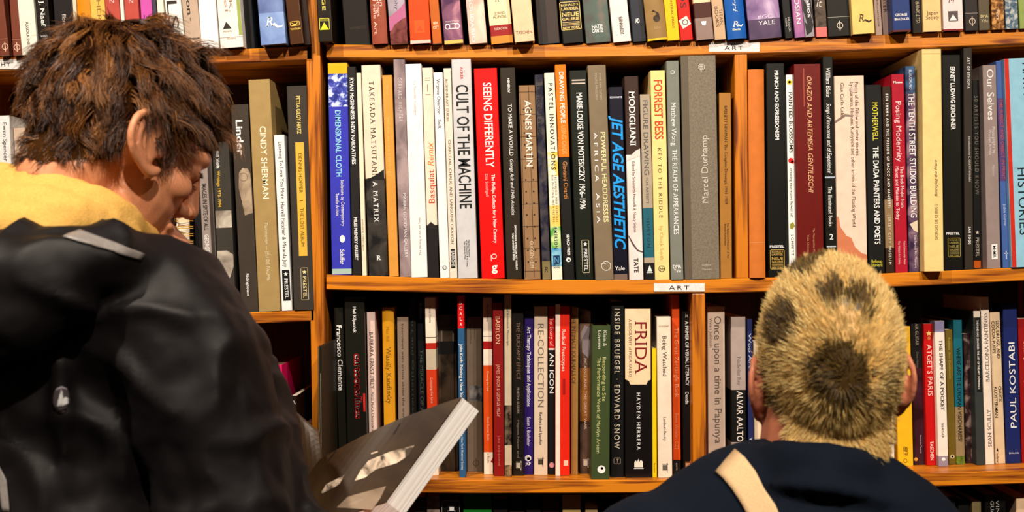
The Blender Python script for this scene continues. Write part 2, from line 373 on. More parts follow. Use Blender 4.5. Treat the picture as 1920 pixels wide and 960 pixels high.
# --- middle shelf, left of the divider
MID = [
 (614, 622, 37, 118, .2, 'h', (58, 58, 168), 'thick blue hardcover|with yellow head and flower print', [('band', 118, 138, (240, 170, 20)), ('band', 138, 200, NZ((40, 44, 120), (200, 205, 235), 130, (70, 80, 170))), ('band', 504, 514, (170, 190, 170)),
    ('T', 'DIMENSIONAL CLOTH', 207, 331, 10, LB, -1, 'b'), ('T', 'Sculpture by Contemporary', 338, 424, 6, W, 5), ('T', 'Textile Artists', 362, 404, 6, W, -5), ('disc', 3, 448, 5, W, 7), ('T', 'Schiffer', 468, 496, 8, W, 2, 'b')]),
 (650, 661, 17, 125, .5, 'p', (40, 36, 34), 'narrow black paperback|with white capitals', [('T', 'RYAN McGINNESS: NEW NARRATIVES', 146, 308, 6.5, W, 0, 'k'), ('T', 'MILES McENERY GALLERY', 408, 488, 5.5, W, 0, 'k')]),
 (668, 679, 9, 137, .6, 'p', (240, 218, 184), 'thin cream paperback', [('T', 'painting catalogue', 412, 470, 3, (150, 120, 90))]),
 (677, 692, 36, 122, .3, 'p', (236, 208, 178), 'cream catalogue|turning black toward the foot', [('band', 335, 520, NZ((22, 20, 18), (70, 62, 54), 30)), ('T', 'TAKESADA MATSUTANI', 152, 328, 9, (60, 45, 36), 0, 'sw'), ('T', 'A MATRIX', 340, 417, 9, W, 0, 'sw'), ('T', 'R', 488, 9, 9, W, 2, 'hsk'), ('poly', [(-18, 335), (-8, 333), (4, 327), (18, 318), (18, 338), (0, 337), (-18, 340)], (30, 27, 25), .0003)]),
 (716, 729, 19, 141, .8, 'p', (216, 146, 62), 'tan orange softcover', [('T', 'yellow ochre paintings', 220, 330, 6, (236, 180, 90), 0), ('T', 'Osmos', 160, 178, 4, (240, 190, 110), 0)]),
 (737, 750, 22, 110, .3, 'p', NZ((120, 100, 98), (168, 142, 136), 25), 'mauve grey catalogue', [('T', 'GERHARD RICHTER', 146, 228, 7, (216, 196, 190), 0, 'w'), ('T', 'MARIAN GOODMAN GALLERY', 362, 484, 5.5, (220, 205, 198), 2, 'sb')]),
 (759, 771, 31, 120, 0, 'p', (252, 238, 222), 'wide blank cream catalogue', [('T', 'Cy Twombly: Catalogue', 152, 216, 3.5, (190, 165, 140), 2), ('T', 'The Writing of Art and Time', 408, 478, 3.8, (170, 140, 110), 3, 'u')]),
 (791, 803, 20, 127, .2, 'p', (242, 212, 184), 'cream softcover|with orange upward script, black foot', [('band', 422, 530, (36, 31, 29)), ('poly', [(-9, 423), (-2, 416), (4, 421), (9, 424), (9, 430), (-9, 429)], (36, 31, 29)), ('T', 'Basquiat', 318, 381, 11, (196, 70, 34), 1, 'u'), ('T', 'Remix', 267, 311, 11, (222, 120, 30), 1, 'ui'), ('rect', -5, 5, 146, 147, (120, 95, 75)), ('rect', -5, 5, 150, 151, (120, 95, 75)), ('rect', -1, 0, 158, 172, (120, 95, 75)), ('rect', -5, 5, 177, 178, (120, 95, 75))]),
 (812, 825, 18, 136, .4, 'p', (252, 242, 230), 'white paperback|with thin black sans title', [('T', 'Virginia Overton', 148, 214, 6, K, 0), ('T', 'Built', 224, 241, 6, K, 0), ('ring', 0, 502, 4, K, .9), ('T', 'H', 504.5, 3, 4, K, 0, 'h')]),
 (831, 843, 15, 128, .4, 'p', (230, 208, 184), 'slim beige guide|with serif capitals', [('T', 'BEGINNER ART GUIDES', 148, 228, 4, (110, 84, 66), -2, 's'), ('T', 'CHARCOAL, CHALK, AND SANGUINE CRAYON', 262, 458, 4.5, (90, 66, 52), 0, 's'), ('rect', -4, 4, 467, 503, K), ('T', 'BARRONS', 470, 500, 6, W, 0, 's')]),
 (846, 859, 37, 111, 0, 'p', (204, 196, 190), 'thick pale grey paperback|with big black capitals', [('T', 'ACKER', 125, 149, 5, (220, 40, 30), 0, 's'), ('T', 'CULT OF THE MACHINE', 159, 391, 22, (34, 32, 30), 0, 'b'), ('T', 'Fine Arts Museums', 450, 482, 3, K, 4), ('T', 'of San Francisco & de Young', 450, 500, 3, K, 0), ('T', 'Yale University Press', 452, 486, 3, K, -4)]),
 (888, 903, 44, 128, .2, 'hg', (226, 16, 16), 'thick bright red hardcover|with white bold capitals', [('T', 'SEEING DIFFERENTLY', 155, 314, 15, W, 2, 'b'), ('T', 'The Phillips Collects for a New Century', 327, 456, 6, W, 7, 'b'), ('T', 'Elsa Smithgall', 326, 368, 5.5, (250, 170, 160), -5), ('ring', 3, 481, 5, W, 1.2), ('rect', -3, -2, 478, 490, W), ('T', 'g', 508, 11, 15, W, 3, 'hk')]),
 (937, 950, 29, 127, .1, 'hg', (52, 44, 34), 'dark brown hardcover|with white serif title', [('T', 'NEMEROV', 147, 174, 4, W, 1, 'k'), ('T', 'TO MAKE A WORLD', 195, 292, 7, W, 2, 's'), ('T', 'George Ault and 1940s America', 299, 403, 6, W, 2, 'is'), ('T', 'SMITHSONIAN AMERICAN ART MUSEUM', 422, 506, 3.2, W, 5, 'k'), ('T', 'YALE UNIVERSITY PRESS', 437, 488, 3.2, W, 0, 'k')]),
 (972, 983, 31, 160, .2, 'p', (150, 112, 76), 'brown gridded paperback|with white sans capitals', [('rect', -15, 15, y, y + .9, (60, 42, 28)) for y in range(172, 520, 42)] + [('rect', x, x + .9, 162, 520, (60, 42, 28)) for x in (-13, 3)] + [('disc', x, y, 1.6, (58, 38, 26)) for x in (-7, 7) for y in range(205, 500, 22)] + [('T', 'AGNES MARTIN', 188, 312, 11, (244, 226, 204), 1, 'b'), ('T', 'GUGGENHEIM', 452, 502, 7, (222, 190, 150), 0)]),
 (1002, 1017, 16, 140, .5, 'p', NZ((30, 30, 46), (74, 66, 66), 60), 'narrow navy patterned paperback', [('T', 'Lenore Tawney', 160, 264, 9, (18, 16, 18), 0, 's'), ('band', 490, 530, (130, 110, 70)), ('T', 'R', 510, 7, 9, (40, 30, 20), 0, 'his')]),
 (1020, 1035, 20, 137, .3, 'p', (250, 226, 196), 'cream and yellow paperback|with blue watercolour foot', [('band', 285, 330, NZ((240, 190, 70), (250, 226, 196), 90)), ('band', 385, 425, NZ((236, 190, 80), (240, 205, 120), 60)), ('band', 425, 465, NZ((90, 160, 70), (210, 220, 150), 60)), ('band', 465, 500, NZ((60, 130, 170), (150, 200, 210), 60)), ('T', 'PASTEL INNOVATIONS', 156, 318, 8, (40, 32, 26), 1, 'bw'), ('T', 'TECHNIQUES AND EXERCISES', 328, 416, 3.6, (80, 60, 40), 4, 'w'), ('T', 'FOR PAINTING WITH PASTELS', 328, 416, 3.6, (80, 60, 40), -2, 'w'), ('T', 'EMERSON', 427, 466, 6, (30, 40, 50), 0, 'bw'), ('rect', -6, 6, 479, 495, (20, 50, 80)), ('T', 'N', 493, 8, 11, (90, 150, 190), 0, 'hb'), ('T', 'NORTH LIGHT', 498.5, 13, 2.6, K, 0, 'hk'), ('T', 'BOOKS', 503, 12, 2.6, K, 0, 'hk')]),
 (1040, 1057, 21, 121, .1, 'p', (238, 116, 24), 'orange and black paperback|with white capitals', [('band', 294, 530, K), ('T', 'DRAWING PEOPLE', 135, 231, 8, W, 1, 'b'), ('T', 'USING GRIDS', 236, 289, 8, (250, 180, 110), 1), ('T', 'Giovanni Civardi', 303, 372, 8, (210, 130, 60), 1), ('T', 'SEARCH PRESS', 440, 479, 5, W, 1, 'k'), ('disc', 0, 487, 4.5, W), ('disc', 1, 488, 2, K)]),
 (1067, 1080, 33, 132, .1, 'hg', (34, 36, 28), 'black hardcover|with condensed white capitals', [('rect', -12, 13, 149, 151.6, (200, 180, 160)), ('rect', -12, 13, 155, 157.5, (200, 180, 160)), ('T', 'MARIE-LOUISE VON MOTESICZKY 1906–1996', 174, 392, 10.5, W, 1, 'b')] + prestel(450, 62, 3)),
 (1101, 1116, 35, 122, 0, 'h', (128, 108, 82), 'thick taupe hardcover|with pale yellow capitals', [('T', 'ANNE VAN CUTSEM', 137, 187, 4, (190, 170, 140), 6), ('T', 'MAURO MAGLIANI', 137, 187, 4, (190, 170, 140), -2), ('T', 'POWERFUL HEADDRESSES', 248, 417, 8.5, (248, 222, 160), 7, 'b'), ('T', 'A F R I C A    A S I A', 248, 418, 6.5, W, -7), ('ring', 4, 499, 9, (230, 220, 200), 1), ('rect', -6, 4, 494, 495, (230, 220, 200))]),
 (1141, 1150, 27, 163, .4, 'hg', (22, 20, 36), 'black hardcover|with electric blue italic capitals', [('T', 'SCHWARTZ', 184, 23, 3.2, (220, 215, 220), 0, 'hk'), ('T', 'JET AGE AESTHETIC', 217, 468, 19, (28, 150, 226), 1, 'ki'), ('T', 'Yale', 507, 19, 8, W, -1, 'hs'), ('band', 514, 526, (120, 96, 80))]),
 (1170, 1180, 27, 143, 0, 'p', (62, 42, 34), 'brown to pink softcover|with white serif capitals', [('band', 290, 530, NZ((226, 200, 186), (240, 218, 204), 20)), ('poly', [(-13, 300), (-4, 291), (4, 283), (13, 279), (13, 292), (-13, 302)], (232, 206, 192)), ('T', 'MODIGLIANI', 171, 273, 11, W, 0, 'sb'), ('T', 'Edited by Simonetta Fraquelli & Nancy Ireson', 303, 436, 5, (80, 58, 50), 0, 's'), ('T', 'TATE', 484, 511, 8, (40, 34, 34), 0, 'k'), ('poly', [(-13, 440), (-4, 456), (4, 468), (13, 472), (13, 474), (3, 471), (-6, 459), (-13, 444)], (90, 70, 60))]),
 (1199, 1208, 20, 177, .4, 'p', (172, 152, 126), 'narrow beige and teal paperback|with grey capitals', [('band', 390, 483, (36, 92, 104)), ('band', 493, 530, (30, 24, 24)), ('T', 'FIGURE DRAWING', 188, 328, 9, (86, 82, 78), 0), ('T', 'FOR ARTISTS', 333, 381, 5, (96, 90, 84), 0), ('T', 'HUSTON', 410, 464, 5.5, (24, 50, 60), 0, 'w'), ('poly', [(-4, 509), (1, 497), (5, 509)], W), ('rect', -5, 6, 511, 512, W)]),
 (1219, 1228, 28, 132, .1, 'p', (246, 208, 130), 'pale yellow paperback|with red capitals', [('T', 'FORREST BESS', 150, 261, 15, (200, 62, 22), 0, 'b'), ('T', 'KEY TO THE RIDDLE', 278, 408, 6.5, (90, 66, 36), 0, 'w'), ('T', 'by Chuck Smith', 424, 487, 6, (206, 160, 90), 0), ('ring', -1, 504, 6, K, 1), ('T', 'pH', 507, 9, 6, K, 0, 'hb')]),
 (1249, 1258, 24, 114, -.2, 'p', (124, 122, 108), 'grey green hardcover|with white condensed serif', [('frame', -4, 3, 132, 139, 1, W), ('T', 'Matthew Wong', 192, 273, 9, W, 0, 's'), ('T', 'THE REALM OF APPEARANCES', 280, 440, 9, W, 0, 's'), ('T', 'DMA', 503, 15, 6, W, 0, 'hk'), ('T', 'Yale', 511, 14, 7, W, 0, 'hs')]),
 (1276, 1284, 66, 104, 0, 'h', NZ((112, 98, 80), (128, 114, 94), 400), 'very thick grey cloth hardcover|with silver lettering', [('rect', -33, -19, 104, 524, (98, 84, 66), .0001), ('frame', 0, 12, 120, 131, 1.4, (190, 178, 160)), ('rect', 2, 9, 123, 125, (190, 178, 160)), ('rect', 2, 9, 127, 128.5, (190, 178, 160)), ('rect', 4, 6, 131, 135, (190, 178, 160)), ('T', 'Marcel Duchamp', 254, 382, 12, (206, 192, 172), 8, 'us'), ('T', 'author', 499, 17, 4, (196, 182, 160), 8, 'h'), ('T', 'Thames', 507, 17, 4, (196, 182, 160), 8, 'h')]),
 (1348, 1350, 23, 174, .4, 'p', (168, 112, 48), 'ochre paperback|with thin black serif capitals', [('T', 'BARNETT NEWMAN: The Complete Drawings, 1944–1969', 198, 382, 5, (50, 34, 20), 1, 's'), ('T', 'The Baltimore Museum of Art', 418, 484, 3.6, (60, 40, 24), 4), ('T', 'Brenda Richardson', 420, 460, 3.6, (60, 40, 24), -1)]),
]
row(MID, Zmid, 'middle shelf', 'art books on the middle shelf')
MIDR = [
 (1403, 1406, 30, 130, -.5, 'hr', (206, 112, 46), 'plain worn orange cloth hardcover', [('rect', -14, 15, 454, 455.5, (222, 136, 70))]),
 (1436, 1441, 35, 119, .1, 'hg', (28, 27, 22), 'glossy black hardcover|with white title and golden stamp', [('T', 'MUNCH AND EXPRESSIONISM', 132, 262, 7, W, 2, 'k'), ('T', 'PRESTEL', 464, 27, 4, W, -1, 'hk')] + neue(-14, 13, 468, 505, (190, 150, 70))),
 (1473, 1480, 14, 140, .5, 'p', (246, 232, 216), 'narrow white paperback|with painted blossom motifs', [('T', 'PAINTED BLOSSOMS', 173, 286, 6.5, K, 1, 'b'), ('disc', 0, 154, 5, (240, 190, 40)), ('disc', 0, 154, 2.5, (60, 40, 30)), ('disc', 0, 301, 5, (206, 24, 20)), ('disc', 3, 304, 3, (206, 60, 40)), ('T', 'creating expressive flower art', 316, 408, 5, (60, 50, 40), 0), ('poly', [(-4, 420), (2, 416), (5, 424), (0, 430), (-4, 428)], (150, 140, 50)), ('T', 'SCHMITT', 440, 479, 5, K, 0, 'w')]),
 (1488, 1495, 51, 120, -.2, 'hg', (104, 28, 18), 'thick maroon hardcover|with pale italic serif capitals', [('T', 'ORAZIO AND ARTEMISIA GENTILESCHI', 143, 362, 9, (226, 170, 120), 3, 'si'), ('T', 'The Metropolitan Museum of Art', 428, 500, 3.6, (200, 140, 100), 7), ('T', 'Yale University Press', 440, 500, 3.6, (200, 140, 100), -4), ('rect', -8, -6, 128, 200, (160, 70, 50))]),
 (1542, 1549, 20, 107, -.3, 'hg', (30, 29, 22), 'tall black hardcover|with white swash title', [('T', 'William Blake', 127, 182, 8, W, 0, 'si'), ('T', "Songs of Innocence and of Experience'", 194, 327, 8, W, 0, 'si'), ('rect', -9, 10, 331, 334, (170, 176, 186)), ('T', 'The Illuminated Books', 350, 424, 7, W, 0, 's'), ('T', '2', 449, 7, 10, W, 1, 'hs'), ('rect', -8, 10, 461, 463.5, (170, 176, 186))], {'pagecol': (236, 180, 60)}),
 (1563, 1570, 57, 142, .1, 'p', (236, 198, 170), 'wide pink cream catalogue|with salmon hills at foot', [('T', 'Poem of the Pillow and other stories', 154, 292, 6.5, (60, 46, 40), 14), ('T', 'by Utamaro, Hokusai, Kuniyoshi and other artists of the Floating World', 154, 425, 6.5, (60, 46, 40), 5), ('T', 'Gian Carlo Calza', 155, 221, 6.5, (60, 46, 40), -13), ('poly', [(-28, 406), (-24, 406), (-21, 425), (-10, 442), (-1, 446), (6, 464), (18, 475), (28, 478), (28, 520), (-28, 520)], (206, 118, 78), .0002), ('poly', [(-28, 226), (-9, 214), (6, 216), (6, 219), (-8, 218), (-28, 231)], (130, 106, 92)), ('disc', 8, 168, 8, NZ((150, 130, 116), (220, 190, 165), 300), 6)]),
 (1622, 1629, 31, 159, .3, 'p', (28, 25, 22), 'black paperback|with yellow then white capitals', [('T', 'MOTHERWELL', 192, 264, 10, (230, 214, 60), 2), ('T', 'THE DADA PAINTERS AND POETS', 275, 458, 10, W, 2, 'b'), ('T', 'Belknap', 493, 20, 6, (190, 176, 60), 0, 'hb'), ('T', 'Harvard', 500, 20, 6, (190, 176, 60), 0, 'hb')]),
 (1654, 1661, 17, 162, .4, 'p', (52, 36, 24), 'slim brown paperback|with white typewriter capitals', [('band', 374, 465, (142, 112, 76)), ('T', 'BEN SHAHN AND THE PASSION OF SACCO AND VANZETTI', 176, 390, 4.8, W, 0, 'bw'), ('T', '-JERSEY CITY MUSEUM', 400, 496, 4.8, (230, 210, 180), 0, 'w')]),
 (1671, 1679, 24, 139, .5, 'p', (172, 14, 42), 'crimson pink hardcover|with white sans title', [('T', 'Musee', 156, 17, 4, W, 0, 'hk'), ('T', 'Posing Modernity', 190, 303, 10, (240, 210, 200), 0), ('T', 'The Black Model from', 312, 389, 6, (244, 214, 204), 4), ('T', 'Manet and Matisse to Today', 312, 412, 6, (244, 214, 204), -5), ('T', 'Yale University Press', 452, 496, 3.5, (240, 200, 190), 6), ('T', 'The Wallach Art Gallery', 452, 496, 3.5, (240, 200, 190), -4)]),
 (1697, 1705, 19, 124, .3, 'p', NZ((52, 36, 58), (146, 112, 120), 40, (92, 66, 86)), 'purple collage spine|with condensed white capitals', [('band', 122, 175, NZ((60, 90, 120), (40, 40, 66), 60)), ('T', 'THE TENTH STREET STUDIO BUILDING', 174, 408, 11, W, 1, 's'), ('T', 'BLAUGRUND', 131, 168, 5, (210, 210, 220), 0), ('poly', [(-7, 420), (8, 413), (8, 436), (0, 432)], (210, 190, 160)), ('T', 'The Parrish Art Museum', 440, 502, 4, (220, 200, 190), 3)]),
 (1728, 1733, 37, 92, -1.6, 'h', (250, 204, 130), 'tall thick cream hardcover|standing proud of its neighbours', [('T', 'Betraying the Muse', 300, 368, 5, (90, 66, 40), 5, 'usi'), ('T', 'GIORGIO DE CHIRICO', 382, 450, 5, (90, 66, 40), 5, 'us'), ('rect', -17, 17, 100, 101, (206, 166, 110))]),
 (1766, 1771, 35, 103, .1, 'hg', (30, 28, 22), 'glossy black hardcover|with white vertical capitals and stamp', [('T', 'ERNST LUDWIG KIRCHNER', 125, 243, 8, W, 2, 'k'), ('T', 'PRESTEL', 440, 25, 4.5, W, -1, 'hk')] + neue(-11, 13, 446, 482, (150, 130, 66))),
 (1806, 1809, 17, 90, .2, 'p', (54, 46, 38), 'tall charcoal paperback|with small white capitals', [('T', 'ART OF ETHIOPIA', 108, 166, 4.8, W, 1, 'bw'), ('T', 'Introduction by C. GRIFFITH MANN', 256, 340, 3.6, (210, 196, 180), 2), ('T', 'SAM FOGG', 425, 458, 4, W, 1, 'kw')]),
 (1823, 1826, 14, 150, 1.8, 'p', (22, 20, 18), 'dim black paperback|with grey capitals, orange foot', [('band', 489, 502, (190, 86, 24)), ('T', '50 ARTISTS YOU SHOULD KNOW', 180, 365, 7, (120, 106, 92), 0, 'w'), ('T', 'PRESTEL', 445, 482, 6, (200, 180, 160), 0, 's'), ('star', 0, 436, 4, (220, 200, 180))]),
 (1842, 1851, 26, 122, .1, 'p', (152, 130, 120), 'taupe catalogue|with large white rounded title', [('T', 'Our Selves', 130, 225, 12, W, 1), ('T', 'Photographs by', 238, 288, 5.5, (220, 200, 190), 5), ('T', 'Women Artists', 243, 290, 5.5, (220, 200, 190), -2), ('T', 'Marcoci', 310, 330, 4, (220, 200, 190), 3), ('rect', -4, 7, 458, 486, W, .0002), ('T', 'MoMA', 461, 483, 6, K, 1, 'b')]),
 (1867, 1880, 15, 114, .5, 'p', (70, 96, 152), 'blue paperback|with orange red lettering', [('band', 184, 340, (86, 66, 116)), ('T', 'THE SUBJECT AND OBJECT IN PRINT', 186, 336, 6, (190, 80, 74), 0), ('T', 'Jackie Gurner', 382, 424, 5, (190, 200, 220), 0), ('rect', -4, 4, 474, 476, (180, 190, 216)), ('rect', -1, 1, 470, 486, (180, 190, 216))]),
 (1882, 1897, 68, 109, -.4, 'h', (150, 196, 210), 'wide pale blue hardcover|with red hinge and big letters', [('rect', -34, -25, 109, 500, (206, 46, 30), .0001), ('T', 'HISTORIES', 314, 440, 17, (30, 40, 44), -8), ('T', 'MAYA', 118, 178, 15, (30, 40, 44), 8), ('rect', -23, 34, 314, 315, (60, 80, 90))]),
]
row(MIDR, Zmid, 'middle shelf', 'art books on the middle shelf', first_left='middle shelf divider')

